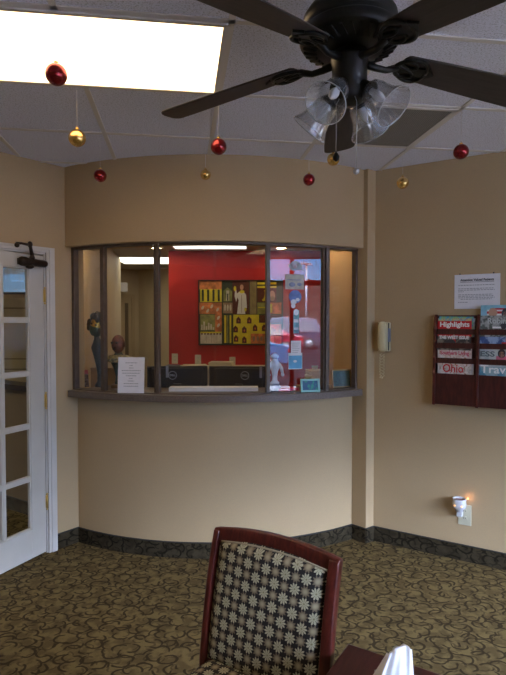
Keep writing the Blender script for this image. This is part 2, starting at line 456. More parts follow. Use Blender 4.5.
for i in range(len(posts) - 1):
    a, b = posts[i] + .045, posts[i + 1] - .045; z = .42
    while z < 2.2:
        p, q = wp(a, -.02), wp(b, -.02); p2, q2 = wp(a, -.005), wp(b, -.005)
        bl.add([(p[0], p[1], z), (q[0], q[1], z), (q2[0], q2[1], z + .004), (p2[0], p2[1], z + .004),
                (p[0], p[1], z + .0012), (q[0], q[1], z + .0012), (q2[0], q2[1], z + .0052), (p2[0], p2[1], z + .0052)],
               [(0, 1, 2, 3), (7, 6, 5, 4), (0, 4, 5, 1), (2, 6, 7, 3)]); z += .05
bl.build('blind', w2)

# ------------------------------------------------------------ reception beyond the curved window
ic = MB().m(mat('inner_ceiling', (.50, .48, .44), .85, noise=.05, nscale=60))
ic.prism([arc(R0 - .15, -31), arc(R0 - .15, 0), arc(R0 - .15, 34), (1.2, 3.95), (5.4, 3.95), (5.4, 9.4), (-8, 9.4), (-8, 2.0), (-4.2, .6), (-1.55, 3.75)], ICEIL, ICEIL + .05)
struct(ic.build('ceiling_reception'))
WALL2 = mat('beige_inner_wall', (.46, .37, .22), .6, noise=.03, nscale=5)
WALL3 = mat('warm_tan_panel', (.62, .44, .26), .55, noise=.04, nscale=5)
n1 = MB().m(WALL2); wallseg(n1, (-1.29, 3.87), (-1.76, 7.07), 0, ICEIL, .10, 1); struct(n1.build('wall_nook_left'))
n2 = MB().m(WALL3); n2.prism([(.80, 3.93), (.585, 4.36), (.66, 4.42), (1.05, 6.32), (1.25, 6.32), (.98, 4.0)], 0, ICEIL); struct(n2.build('wall_nook_right'))
n3 = MB().m(RED); n3.prism([(-1.0, 6.30), (1.1, 6.30), (1.1, 6.42), (-1.0, 6.42)], 0, ICEIL); struct(n3.build('wall_red'))
n4 = MB().m(WALL2)
wallseg(n4, (-2.25, 8.2), (-1.85, 8.6), 0, ICEIL, .1, 1); wallseg(n4, (-1.85, 8.6), (-.6, 7.9), 0, ICEIL, .1, 1); wallseg(n4, (-.6, 7.9), (1.3, 7.9), 0, ICEIL, .1, 1)
wallseg(n4, (1.3, 7.95), (1.2, 6.3), 0, ICEIL, .1, 1)
struct(n4.build('wall_hall'))
n5 = MB().m(CREAMW)
wallseg(n5, (-2.2, 8.25), (-2.4, 7.4), 0, ICEIL, .1, -1)
wallseg(n5, (-2.35, 7.4), (-3.02, 7.4), 0, ICEIL, .1, -1)
wallseg(n5, (-3.02, 7.4), (-4.6, 7.4), 0, 2.01, .1, -1); wallseg(n5, (-3.02, 7.4), (-4.6, 7.4), 2.36, ICEIL, .1, -1)
wallseg(n5, (-4.6, 7.4), (-8, 7.4), 0, ICEIL, .1, -1); wallseg(n5, (-7.9, 7.4), (-7.9, -4.1), 0, CEIL, .1, 1)
wallseg(n5, (-7.9, -4.1), LW, 0, CEIL, .1, 1)
struct(n5.build('wall_corridor'))
w3 = MB().m(mat('brown_window_frame', (.10, .07, .045), .5))
w3.box((-4.62, 7.36, 1.985), (-3.0, 7.42, 2.015)); w3.box((-4.62, 7.36, 2.355), (-3.0, 7.42, 2.385)); w3.box((-3.03, 7.36, 2.0), (-3.0, 7.42, 2.36))
w3o = struct(w3.build('window_3')); g3 = MB().m(glass_mat('tinted_glass', .04, (.25, .225, .215))); g3.box((-4.6, 7.44, 2.01), (-3.02, 7.446, 2.36)); g3.build('glass', w3o)
# corridor cupboard fronts
for i, (xa, xb) in enumerate(((-3.0, -2.45), (-3.62, -3.04), (-4.3, -3.66))):
    d = thing('cupboard_door', ('pale cupboard door seen through the right side of the glazed door', 'pale tall cupboard door seen in the middle of the glazed panes', 'pale tall cupboard door seen at the far left of the glazed panes')[i], 'cupboard', ((xa + xb) / 2, 7.4, 0))
    wd = (xb - xa) / 2 - .01
    p_ = MB().m(CREAMW); p_.box((-wd, -.03, .02), (wd, -.001, 1.93)); p_.build('panel', d, bevel=.004)
    r_ = MB().m(mat('brown_shadow_groove', (.25, .18, .09), .6))
    for z0, z1 in ((.15, .95), (1.08, 1.8)):
        for bx in ((-wd + .09, z0, -wd + .105, z1), (wd - .105, z0, wd - .09, z1)): r_.box((bx[0], -.036, bx[1]), (bx[2], -.029, bx[3]))
        r_.box((-wd + .09, -.036, z0), (wd - .09, -.029, z0 + .014)); r_.box((-wd + .09, -.036, z1 - .014), (wd - .09, -.029, z1))
    r_.build('moulding', d)
# low wall with a dark cap in the corridor
kw = MB().m(mat('brown_low_wall', (.22, .165, .10), .7, noise=.04, nscale=7)); ka, kb = (-1.52, 4.13), (-4.8, 6.28)
wallseg(kw, ka, kb, 0, 1.03, .12, -1); struct(kw.build('wall_low'))
kc = MB().m(mat('dark_cap', (.035, .025, .02), .4)); kd = dirv(ka, kb); kn = Vector((kd.y, -kd.x))
a_ = (ka[0] - kn.x * .03, ka[1] - kn.y * .03); b_ = (kb[0] - kn.x * .03, kb[1] - kn.y * .03)
wallseg(kc, a_, b_, 1.03, 1.075, .18, -1); struct(kc.build('trim_2'))
kb_ = MB(); cove_line(kb_, ka, kb, 1); struct(kb_.build('baseboard_low'))
# hall door
hdm = MB().m(mat('hall_door_paint', (.40, .31, .17), .5)); hx0, hx1 = -.28, .02
# ------------------------------------------------------------ french door, standing a little open
door = thing('door_1', '', ''); del door['label']; del door['category']; door['kind'] = 'structure'
place(door, (-1.428, 3.631, 0), math.atan2(.905, .425))          # local +x from latch to hinge; leaf spans x -.914 .. 0
W_, H_, TH = .914, 2.048, .040
xs = [-W_, -W_ + .140]; px_ = [(-.914 + .145 + k * .2115, -.914 + .145 + k * .2115 + .200) for k in range(3)]
px_ = [(-.125 - .205 - k * .222, -.125 - k * .222) for k in range(3)][::-1]
rows = [(1.956 - .354 * k - .332, 1.956 - .354 * k) for k in range(5)]
gx0, gx1 = px_[0][0], px_[2][1]; gz0, gz1 = rows[-1][0], rows[0][1]
st = MB().m(DOORW)
st.box((gx1, 0, .012), (-.004, TH, H_)); st.box((-W_, 0, .012), (gx0, TH, H_)); st.box((gx0, 0, gz1), (gx1, TH, H_)); st.box((gx0, 0, .012), (gx1, TH, gz0))
st.build('leaf_frame', door, bevel=.003)
mt = MB().m(DOORW)
for k in range(2): mt.box((px_[k][1], .004, gz0), (px_[k + 1][0], TH - .004, gz1))
for k in range(4): mt.box((gx0, .004, rows[k + 1][1]), (gx1, TH - .004, rows[k][0]))
for a, b in px_:
    for z0, z1 in rows:                                           # small bead round every pane
        mt.box((a, .006, z0), (a + .008, .03, z1)); mt.box((b - .008, .006, z0), (b, .03, z1)); mt.box((a, .006, z0), (b, .03, z0 + .008)); mt.box((a, .006, z1 - .008), (b, .03, z1))
mt.build('glazing_bars', door, bevel=.0015)
for a, b in px_:
    for z0, z1 in rows: g_ = MB().m(GLASS); g_.box((a + .002, .018, z0 + .002), (b - .002, .022, z1 - .002)); g_.build('pane', door)
for z in (.36, 1.06, 1.78):
    h_ = MB().m(BRASS); h_.lathe([(.0055, z - .045), (.0055, z + .045)], 12, T((0, -.006, 0)))
    h_.lathe([(.0045, z - .058), (.008, z - .053), (.0045, z - .048)], 10, T((0, -.006, 0))); h_.lathe([(.0045, z + .048), (.008, z + .053), (.0045, z + .058)], 10, T((0, -.006, 0)))
    h_.box((-.009, -.0015, z - .045), (-.002, .0005, z + .045)); h_.build('hinge', door)
hb = MB().m(DARKBR)                                               # closer: body on the leaf, arm up to the casing
Rx = T((-.235, -.035, 1.992)) @ Matrix.Rotation(PI / 2, 4, 'Y')
hb.lathe([(0, 0), (.022, .003), (.030, .018), (.031, .05), (.026, .065), (.026, .13), (.024, .14), (.024, .21), (.018, .222), (0, .225)], 20, Rx)
hb.box((-.22, -.012, 1.972), (-.03, -.0005, 2.012)); hb.ball((-.155, -.04, 1.963), .028, 14, 8, (1, 1, .6))
cl_ = hb.build('closer_body', door)
ha = MB().m(DARKBR)
ha.lathe([(.016, 0), (.018, .02), (.013, .03), (.013, .045)], 14, T((-.135, -.040, 2.005)))
ha.tube([(-.135, -.04, 2.035), (-.15, -.045, 2.08), (-.16, -.05, 2.10)], [.013, .011, .012], 8)
ha.tube([(-.16, -.05, 2.10), (-.22, -.04, 2.105), (-.255, -.035, 2.10)], [.010, .008, .010], 8)
ha.ball((-.16, -.05, 2.105), .017, 12, 8, (1, 1, 1.2)); ha.ball((-.25, -.035, 2.09), .016, 12, 8)
ha.build('closer_arm', door)
kn_ = MB().m(BRASS); kn_.lathe([(.03, 0), (.03, .006), (.01, .01), (.01, .04), (.026, .05), (.028, .062), (.015, .07), (0, .071)], 18, T((-W_ + .07, 0, .95)) @ Matrix.Rotation(PI / 2, 4, 'X')); kn_.build('door_handle', door)
# casing round the opening
cs = MB().m(TRIMW)
def cas(t0, t1, z0, z1, th=.016):
    wallseg(cs, lw(t0), lw(t1), z0, z1, th, 1)
cas(DH - .072, DH - .010, 0, 2.108); cas(DH - .066, DH - .030, 0, 2.102, .022); cas(DH + DW + .010, DH + DW + .072, 0, 2.108)
cas(DH - .010, DH + DW + .010, 2.073, 2.108); cas(DH - .03, DH + DW + .03, 2.093, 2.102, .022)
for t0, t1, z0, z1 in ((DH - .012, DH, 0, 2.073), (DH + DW, DH + DW + .012, 0, 2.073), (DH - .012, DH + DW + .012, 2.061, 2.075)):
    wallseg(cs, lw(t0), lw(t1), z0, z1, .118, -1)
struct(cs.build('trim_3'))
# far hall door
q0 = Vector((-2.25, 8.2)); qd = Vector((.4, .4)).normalized()
d2 = MB().m(hdm.mats[0])
def qb(s0, s1, z0, z1, th): a = q0 + qd * s0; b = q0 + qd * s1; wallseg(d2, a, b, z0, z1, th, -1)
qb(.05, .10, 0, 2.04, .03); qb(.42, .47, 0, 2.04, .03); qb(.05, .47, 1.99, 2.04, .03); qb(.10, .42, 0, 1.99, .012)
d2.m(mat('dark_gap', (.10, .07, .035), .6)); qb(.14, .20, .2, 1.9, .018); qb(.30, .36, .2, 1.9, .018)
struct(d2.build('door_2'))

# ------------------------------------------------------------ curved countertop and reception window
ct = MB().m(COUNTER); band(ct, R0 + .095, R0 - .30, -31.6, 35.3, 1.072, 1.117, 60)
o = ct.build('countertop', bevel=.004); tag(o, 'speckled dark laminate ledge curving along the bottom of the reception window', 'countertop')
wn = MB().m(BRONZE)
AN = [-32.0, -23.1, -10.2, 12.95, 26.8, 35.0]
band(wn, R0 + .042, R0 - .02, -32.0, 35.4, 2.114, 2.131, 60)
band(wn, R0 + .040, R0 - .02, -32.0, 35.4, 1.117, 1.124, 60)
def post(a, w, z0=1.117, z1=2.131, d0=.042, d1=.0):
    M = T((CC.x, CC.y, 0)) @ Matrix.Rotation(math.radians(a), 4, 'Z')
    wn.box((-w / 2, -(R0 + d0), z0), (w / 2, -(R0 + d1), z1), M)
for a, w in zip(AN, (.026, .022, .022, .026, .028, .018)):
    aa = min(max(a, -31.6), 35.2); post(aa, w)
    if a in (AN[1], AN[2], AN[4]): post(aa - .75, .008, d0=.03, d1=-.01)
w1 = struct(wn.build('window_1', bevel=.002))
def pane(a0, a1, off=.012, z0=1.13, z1=2.104, par=None):
    p, q = arc(R0 + off, a0), arc(R0 + off, a1); g_ = MB().m(GLASS); wallseg(g_, p, q, z0, z1, .005, 1); return g_.build('pane', par or w1)
pane(AN[0] + .6, AN[1]); pane(AN[1], AN[2]); pane(AN[3], AN[4]); pane(AN[4], 35.2)
pA, pB = Vector(arc(R0 + .012, AN[2] - .2)), Vector(arc(R0 + .012, AN[3] + .2)); pdd = (pB - pA); pLn = pdd.length; pdd.normalize(); pnn = Vector((-pdd.y, pdd.x))
for s0, s1, dd in ((0, pLn * .53, 0), (pLn * .50, pLn, .014)):       # the two sliding panes, one behind the other
    g_ = MB().m(GLASS); a_1 = pA + pdd * s0 + pnn * dd; a_2 = pA + pdd * s1 + pnn * dd; wallseg(g_, a_1, a_2, 1.13, 2.104, .005, 1); g_.build('pane', w1)
# ------------------------------------------------------------ ceiling fixtures
def fixture(c, lx, ly, rz, z, strength, label, group=None, col=(1, .70, .38), frame=.016):
    t = thing('ceiling_light', label, 'ceiling light', (c[0], c[1], z), rz, group)
    f = MB().m(TBAR)
    for b in ((-lx, -ly, -lx + frame, ly), (lx - frame, -ly, lx, ly), (-lx + frame, -ly, lx - frame, -ly + frame), (-lx + frame, ly - frame, lx - frame, ly)):
        f.box((b[0], b[1], -.008), (b[2], b[3], -.0008))
    f.build('frame', t)
    d = MB().m(mat('diffuser_%g' % strength, (.9, .9, .88), .5, emit=col, estr=strength)); d.box((-lx + frame, -ly + frame, -.004), (lx - frame, ly - frame, -.001)); d.build('diffuser', t)
    return t
fc = G0 + E1 * (-GP) - E2 * (GP / 2)
fixture(fc, GP - .012, GP / 2 - .012, GA, CEIL - .004, 4.7, 'bright rectangular fluorescent panel set in the white tiled ceiling at upper left')
fixture((-1.25, 7.25), .60, .40, 0, ICEIL, 3.2, 'lit rectangular ceiling panel in the hall behind the reception window', col=(1, .93, .78))
fixture((-.48, 5.90), .42, .20, 0, ICEIL, 2.0, 'lit ceiling panel above the red wall behind the reception window', col=(1, .95, .85))
fixture((-4.0, 4.2), .60, .30, 0, ICEIL, 10.0, 'unseen ceiling panel added to light the corridor beyond the glazed door', col=(1, .88, .6))  # out of view, added to light the corridor
for (x, y), lab in (((-1.09, 6.02), 'small round downlight glowing by the left side of the red wall'), ((.32, 6.02), 'small round downlight glowing above the right side of the red wall'),
                    ((.42, 4.10), 'unseen downlight placed to wash the right tan wall of the reception'), ((-1.00, 4.22), 'unseen downlight placed to wash the reception wall by the dark busts')):  # this pair is hidden above the header, placed to wash the nook walls
    t = thing('downlight', lab, 'ceiling light', (x, y, ICEIL), 0)
    f = MB().m(TBAR); f.lathe([(.085, -.001), (.085, -.008), (.055, -.010), (.055, -.001)], 24, cap=False); f.build('trim_ring', t)
    d = MB().m(mat('warm_lamp', (.9, .8, .6), .5, emit=(1, .74, .38), estr=60) if y > 5 else mat('unseen_wash_lamp', (.9, .8, .6), .5, emit=(1, .72, .40), estr=100)); d.lathe([(0, -.004), (.055, -.004), (.055, -.001), (0, -.001)], 20, cap=False); d.build('lamp', t)
fixture((.6, -.9), GP - .012, GP / 2 - .012, GA, CEIL - .004, 2.6, 'unseen ceiling panel added behind the viewer to brighten the room')  # unseen panel added for more warm light in the room
fixture((-2.3, -.3), GP - .012, GP / 2 - .012, GA, CEIL - .004, 2.6, 'unseen ceiling panel added near the left wall behind the viewer')  # second added panel out of view, same warm fill
# return air vent: one tile
v = thing('ceiling_vent', 'grey perforated return air grille filling one ceiling tile behind the fan', 'vent', (*(gp(1.5, .5)), CEIL - .004), GA)
f = MB().m(TBAR); h = GP / 2 - .012
for b in ((-h, -h, -h + .02, h), (h - .02, -h, h, h), (-h, -h, h, -h + .02), (-h, h - .02, h, h)): f.box((b[0], b[1], -.006), (b[2], b[3], -.0008))
f.build('frame', v)
m_ = bpy.data.materials.new('perforated_grey_metal'); m_.use_nodes = True; t_ = NT(m_.node_tree); b_ = t_.n['Principled BSDF']
x_, y_, z_ = t_.sep(t_.obj()); gxx = t_.math('SINE', t_.math('MULTIPLY', x_, 520.)); gyy = t_.math('SINE', t_.math('MULTIPLY', y_, 520.))
t_.l.new(t_.mix(t_.sstep(t_.math('MULTIPLY', gxx, gyy), -.1, .4), (.30, .29, .28), (.03, .03, .03)), b_.inputs['Base Color'])
g = MB().m(m_); g.box((-h + .02, -h + .02, -.003), (h - .02, h - .02, -.001)); g.build('grille', v)

# ------------------------------------------------------------ ceiling fan
FX, FY = .298, 1.66
fan = thing('ceiling_fan', 'black ceiling fan with five dark wood blades and ribbed glass light shades', 'ceiling fan', (FX, FY, 0), 0)
mt = MB().m(BLACKM); mt.lathe([(0, 2.685), (.085, 2.685), (.085, 2.665), (.07, 2.645), (.028, 2.635), (.028, 2.57)], 36); mt.build('ceiling_mount', fan)
hs = MB().m(BLACKM)
hs.lathe([(0, 2.578), (.06, 2.576), (.105, 2.568), (.130, 2.553), (.143, 2.533), (.144, 2.520), (.140, 2.512), (.138, 2.498), (.146, 2.490), (.153, 2.484), (.154, 2.462), (.148, 2.452), (.110, 2.436), (.055, 2.424), (0, 2.424)], 56, cap=False)
hs.build('motor_housing', fan)
vt = MB().m(mat('vent_slot', (.003, .003, .003), .8))
for k in range(30):
    M = Matrix.Rotation(2 * PI * k / 30, 4, 'Z') @ T((.122, 0, 2.4395)) @ Matrix.Rotation(math.radians(68), 4, 'Y') @ Matrix.Rotation(.3, 4, 'X')
    vt.box((-.0035, -.0035, -.022), (.0035, .0035, .022), M)
vt.build('vent_slots', fan)
sh = MB().m(BLACKM); sh.lathe([(0, 2.425), (.058, 2.424), (.058, 2.402), (.054, 2.392), (.054, 2.345), (.050, 2.340), (.050, 2.300), (.048, 2.285), (.030, 2.272), (0, 2.268)], 32, cap=False); sh.build('light_kit_body', fan)
BA = [90 - 6.5 + 72 * k for k in range(5)]
for a in BA:
    R = Matrix.Rotation(math.radians(a), 4, 'Z'); Tl = R @ T((0, 0, 2.428)) @ Matrix.Rotation(math.radians(7.3), 4, 'Y') @ Matrix.Rotation(math.radians(-11), 4, 'X')
    ir = MB().m(BLACKM)
    ir.tube([R @ Vector(p) for p in ((.045, 0, 2.402), (.085, 0, 2.392), (.120, 0, 2.388), (.160, 0, 2.400))], [.013, .011, .010, .012], 8)
    ring = []
    for k in range(25):
        q = 2 * PI * k / 24; ring.append(Tl @ Vector((.205 + .052 * math.cos(q), .046 * math.sin(q) * (1.0 + .25 * math.cos(q)), -.008)))
    ir.tube(ring, .0065, 6)
    for sy_ in (-1, 1):
        ring = [Tl @ Vector((.190 + .030 * math.cos(2 * PI * k / 16), sy_ * .019 + .016 * math.sin(2 * PI * k / 16), -.009)) for k in range(17)]
        ir.tube(ring, .005, 6)
    leaf = [(.150 + .012, -.020), (.20, -.010), (.262, -.022), (.285, 0), (.262, .022), (.20, .010), (.162, .020)]
    ir.prism(leaf, -.010, -.003, Tl)
    ir.build('blade_arm', fan)
    out = []
    r0, r1, w0, w1_ = .165, .672, .050, .066
    for k in range(9): q = PI / 2 + PI * k / 8; out.append((r0 + .02 + .02 * math.cos(q), w0 * math.sin(q)))
    out += [(.30, -.057), (.45, -.063), (.60, -.067)]
    for k in range(11):
        q = -PI / 2 + PI * k / 10; out.append((r1 - .030 + .030 * math.copysign(abs(math.cos(q)) ** .7, math.cos(q)), w1_ * math.copysign(abs(math.sin(q)) ** .8, math.sin(q))))
    out += [(.60, .067), (.45, .063), (.30, .057)]
    bl = MB().m(BLADE); bl.prism(out, -.003, .003, None)
    ob = bl.build('blade', fan, bevel=.0015, seg=1)
    ob.matrix_local = Tl
for k, a in enumerate((-128, -38, 52, 142)):
    R = Matrix.Rotation(math.radians(a), 4, 'Z'); M = R @ T((.058, 0, 2.308)) @ Matrix.Rotation(math.radians(180 - 48), 4, 'Y')
    s = MB().m(BLACKM); s.lathe([(.018, -.02), (.020, 0), (.026, .012), (.026, .020)], 18, M); s.build('shade_fitter', fan)
    g = MB().m(SHADE)
    prof = [(.026, .010), (.036, .020), (.040, .035), (.041, .055), (.044, .075), (.050, .095), (.060, .112), (.063, .118)]
    prof = prof + [(r - .003, z) for r, z in prof[::-1]]
    g.lathe(prof, 84, M, cap=False, wob=lambda a_, z: .028 * math.cos(14 * a_) * min(1, z * 12))
    go = g.build('glass_shade', fan)
    rim = MB().m(mat('shade_rim_glass', (.50, .52, .55), .15, spec=.8)); rim.tube([M @ Vector((.0625 * math.cos(q), .0625 * math.sin(q), .118)) for q in [2 * PI * j / 48 for j in range(49)]], .0014, 5); rim.build('rim', go)
    b = MB().m(mat('bulb_glass', (.75, .78, .85), .15, spec=.8)); b.lathe([(.010, .012), (.010, .028), (.015, .045), (.015, .056), (.009, .072), (0, .082)], 18, M); b.build('bulb', fan)
for dx, dy, z1, fobm in ((.012, -.055, 2.045, 0), (-.045, -.03, 2.10, 1)):
    c = MB().m(SILV); c.tube([(dx * .7, dy * .7, 2.285), (dx, dy, 2.26), (dx, dy, z1 + .02)], .0011, 5); 
    if fobm: c.m(BLACKM); c.lathe([(0, z1 - .012), (.009, z1 - .006), (.011, z1 + .004), (.005, z1 + .014), (0, z1 + .02)], 12, T((dx, dy, 0)))
    else: c.ball((dx, dy, z1 + .008), .010)
    c.build('pull_chain', fan)

# ------------------------------------------------------------ hanging baubles
def bauble(px, py, z, r, kind, lab, grp):
    t = thing('bauble_ornament', lab, 'ornament', (px, py, z), random.random() * 3, grp)
    b = MB().m(REDB if kind == 'r' else GOLDB); b.ball((0, 0, 0), r, 28, 18); b.build('ball', t)
    c = MB().m(GOLD); c.lathe([(r * .22, r * .93), (r * .24, r * 1.12), (r * .12, r * 1.18), (0, r * 1.19)], 14)
    c.tube([(r * .12 * math.cos(q), 0, r * 1.26 + r * .12 * math.sin(q)) for q in [2 * PI * k / 12 for k in range(13)]], r * .02, 5); c.build('cap', t)
    s = MB().m(STRING); s.tube([(0, 0, r * 1.38), (0, 0, CEIL - .006 - z)], .0007, 5); s.build('string', t)
RG, GG = 'red baubles hanging from the ceiling', 'gold baubles hanging from the ceiling'
def bp(px, py, Y): return ((px - 253) / 530 * Y, Y, EYE + (322 - py) / 530 * Y)
for px, py, Y, r, k, lab in (
    (59, 78, 1.95, .035, 'r', 'largest red bauble hanging in front of the bright ceiling panel'),
    (79, 140, 2.50, .0355, 'g', 'gold bauble on a long string at left below the bright panel'),
    (101.5, 177, 3.20, .034, 'r', 'red bauble at left in front of the wall above the window left end'),
    (219, 148.5, 2.55, .034, 'r', 'red bauble hanging below the tip of the left fan blade'),
    (206, 176, 3.35, .029, 'g', 'small gold bauble in front of the curved wall left of centre'),
    (332.5, 161, 3.20, .033, 'g', 'gold bauble below the fan blade that points away'),
    (308.5, 181, 3.32, .033, 'r', 'dark red bauble in front of the curved wall right of centre'),
    (459, 153.5, 2.72, .034, 'r', 'dark red bauble at the far right near the right wall'),
    (401.5, 184, 3.38, .034, 'g', 'gold bauble hanging near the right wall above the phone')):
    x, y, z = bp(px, py, Y); bauble(x, y, z, r * 1.12, k, lab, RG if k == 'r' else GG)

# ------------------------------------------------------------ chair
ch = thing('dining_chair', 'mahogany framed chair with black and cream daisy pattern upholstery in the foreground', 'chair')
place(ch, (.048, 1.653, -.0), math.radians(-33.2))     # local +x along the back, -y towards the seat front
HW = .232
def recl(z): return 0 if z < .45 else -.0 + (z - .45) * .16      # back leans away (+y)
def side_pts(s):
    x = s * (HW - (.011 if s < 0 else .017))
    return [(x, .03, 0), (x, -.03, .25), (x, -.045, .44), (x, -.03, .58), (x, .0, .75), (x, .038, .890)]
for s in (-1, 1):
    pts = [Vector(p) for p in side_pts(s)]
    m = MB().m(MAHOG); vs = []; fs = []
    N = 24
    def interp(u):
        k = min(int(u * (len(pts) - 1)), len(pts) - 2); f = u * (len(pts) - 1) - k
        p0, p1, p2, p3 = pts[max(k - 1, 0)], pts[k], pts[k + 1], pts[min(k + 2, len(pts) - 1)]
        return .5 * ((2 * p1) + (p2 - p0) * f + (2 * p0 - 5 * p1 + 4 * p2 - p3) * f * f + (3 * p1 - p0 - 3 * p2 + p3) * f ** 3)
    for i in range(N + 1):
        p = interp(i / N); w_ = .011 if s < 0 else .017; d_ = .018
        vs += [(p.x - w_, p.y - d_, p.z), (p.x + w_, p.y - d_, p.z), (p.x + w_, p.y + d_, p.z), (p.x - w_, p.y + d_, p.z)]
    for i in range(N):
        for k in range(4): fs.append((i * 4 + k, i * 4 + (k + 1) % 4, i * 4 + 4 + (k + 1) % 4, i * 4 + 4 + k))
    fs += [(3, 2, 1, 0), (N * 4, N * 4 + 1, N * 4 + 2, N * 4 + 3)]
    m.add(vs, fs, True); m.build('back_post' , ch, bevel=.004)
# crest rail: gently arched top, hollow lower edge
cr = MB().m(MAHOG); n = 20; up = []; lo_ = []
for i in range(n + 1):
    u = -1 + 2 * i / n; up.append((HW * u, .893 + .022 * (1 - u * u))); lo_.append(((HW - .03) * u, .846 + .016 * (1 - u * u)))
Mr = T((0, .034, .868)) @ Matrix.Rotation(math.radians(-13), 4, 'X') @ T((0, 0, -.868))
vs = []; fs = []
for y in (-.016, .018):
    for i in range(n + 1): vs += [Mr @ Vector((up[i][0], y + .012 * (1 - (2 * i / n - 1) ** 2), up[i][1])), Mr @ Vector((lo_[i][0] * HW / (HW - .03), y + .012 * (1 - (2 * i / n - 1) ** 2), lo_[i][1]))]
m2 = 2 * (n + 1)
for i in range(n):
    a = 2 * i; fs += [(a, a + 1, a + 3, a + 2), (m2 + a, m2 + a + 2, m2 + a + 3, m2 + a + 1), (a, a + 2, m2 + a + 2, m2 + a), (a + 1, m2 + a + 1, m2 + a + 3, a + 3)]
fs += [(0, m2, m2 + 1, 1), (2 * n, 2 * n + 1, m2 + 2 * n + 1, m2 + 2 * n)]
cr.add(vs, fs, True); cr.build('crest_rail', ch, bevel=.005)
lr = MB().m(MAHOG); lr.box((-HW + .03, -.045, .455), (HW - .03, -.02, .50)); lr.build('lower_rail', ch, bevel=.004)
# padded back panel (front bulges towards the sitter)
def pad(wx, pts_fn, nz, nx, thick, bul):
    vs = []; fs = []
    for side in (0, 1):
        for j in range(nz + 1):
            v_ = j / nz; c, nrm = pts_fn(v_)
            for i in range(nx + 1):
                u = -1 + 2 * i / nx
                edge = min(1, (1 - abs(u)) * 9) ** .5 * min(1, min(v_, 1 - v_) * 18) ** .5
                off = (thick * .35 + (thick * .65 + bul * (1 - u * u)) * edge) * (1 if side == 0 else -.35)
                topc = .016 * (1 - u * u) * (v_ > .5) * (v_ - .5) * 2
                p = c + nrm * off; vs.append((u * wx, p.y, p.z + topc))
    S = (nz + 1) * (nx + 1)
    for j in range(nz):
        for i in range(nx):
            a = j * (nx + 1) + i; fs.append((a, a + 1, a + nx + 2, a + nx + 1)); fs.append((S + a, S + a + nx + 1, S + a + nx + 2, S + a + 1))
    for j in range(nz):
        for i in (0, nx): a = j * (nx + 1) + i; b = a + nx + 1; fs.append((a, b, S + b, S + a) if i == 0 else (a, S + a, S + b, b))
    for i in range(nx):
        a = i; fs.append((a, S + a, S + a + 1, a + 1)); a = nz * (nx + 1) + i; fs.append((a, a + 1, S + a + 1, S + a))
    return vs, fs
def bf(v_):
    z = .485 + v_ * .373; y = -.036 + .075 * v_ ** 1.3
    d = Vector((0, .075 * 1.3 * max(v_, .01) ** .3, .395)).normalized(); return Vector((0, y, z)), Vector((0, -d.z, d.y))
bp_ = MB().m(FABRIC); vs, fs = pad(HW - .029, bf, 22, 16, .026, .014); vs = [(v[0] - .006, v[1], v[2]) for v in vs]; bp_.add(vs, fs, True)
bp_.build('back_cushion', ch, uvf=lambda c: (c.x + .0173, c.z * 1.015 + .008))
pp = MB().m(mat('cream_piping', (.42, .38, .26), .7))
pp.tube([(-(HW - .036) + 2 * (HW - .036) * i / 20,  .018, .858 + .016 * (1 - (i / 10 - 1) ** 2)) for i in range(21)], .003, 6)
pp.tube([(HW - .035, bf(j / 12)[0].y - .014, bf(j / 12)[0].z) for j in range(13)], .003, 6); pp.build('piping', ch)
# seat
st = MB().m(FABRIC); vs = []; fs = []; nx, ny = 18, 18
for j in range(ny + 1):
    v_ = j / ny; y = -.035 - v_ * .44; hw = .215 + .03 * v_
    for i in range(nx + 1):
        u = -1 + 2 * i / nx; e = (min(1, (1 - abs(u)) * 6) * min(1, min(v_ + .05, 1 - v_) * 8)) ** .5
        vs.append((u * hw, y, .445 + .055 * e + .012 * (1 - u * u)))
S = len(vs); vs += [(v[0], v[1], .425) for v in vs]
for j in range(ny):
    for i in range(nx): a = j * (nx + 1) + i; fs.append((a, a + nx + 1, a + nx + 2, a + 1)); fs.append((S + a, S + a + 1, S + a + nx + 2, S + a + nx + 1))
for j in range(ny):
    for i in (0, nx): a = j * (nx + 1) + i; b = a + nx + 1; fs.append((a, S + a, S + b, b) if i == 0 else (a, b, S + b, S + a))
for i in range(nx):
    a = i; fs.append((a, a + 1, S + a + 1, S + a)); a = ny * (nx + 1) + i; fs.append((a, S + a, S + a + 1, a + 1))
st.add(vs, fs, True); st.build('seat', ch, uvf=lambda c: (c.x + .0173, c.y + .01))
ap = MB().m(MAHOG); ap.box((-.20, -.46, .37), (.20, -.435, .430)); ap.box((-.205, -.05, .37), (.205, -.03, .430))
for s in (-1, 1): ap.box((min(s * .205, s * .185), -.46, .37), (max(s * .205, s * .185), -.03, .430))
ap.build('seat_frame', ch, bevel=.003)
for s in (-1, 1):
    m = MB().m(MAHOG); x = s * .205; vs = [(x - .018, -.475, .43), (x + .018, -.475, .43), (x + .018, -.435, .43), (x - .018, -.435, .43), (x - .012, -.468, 0), (x + .012, -.468, 0), (x + .012, -.442, 0), (x - .012, -.442, 0)]
    m.add(vs, [(0, 1, 2, 3), (7, 6, 5, 4), (0, 4, 5, 1), (1, 5, 6, 2), (2, 6, 7, 3), (3, 7, 4, 0)]); m.build('leg', ch, bevel=.003)

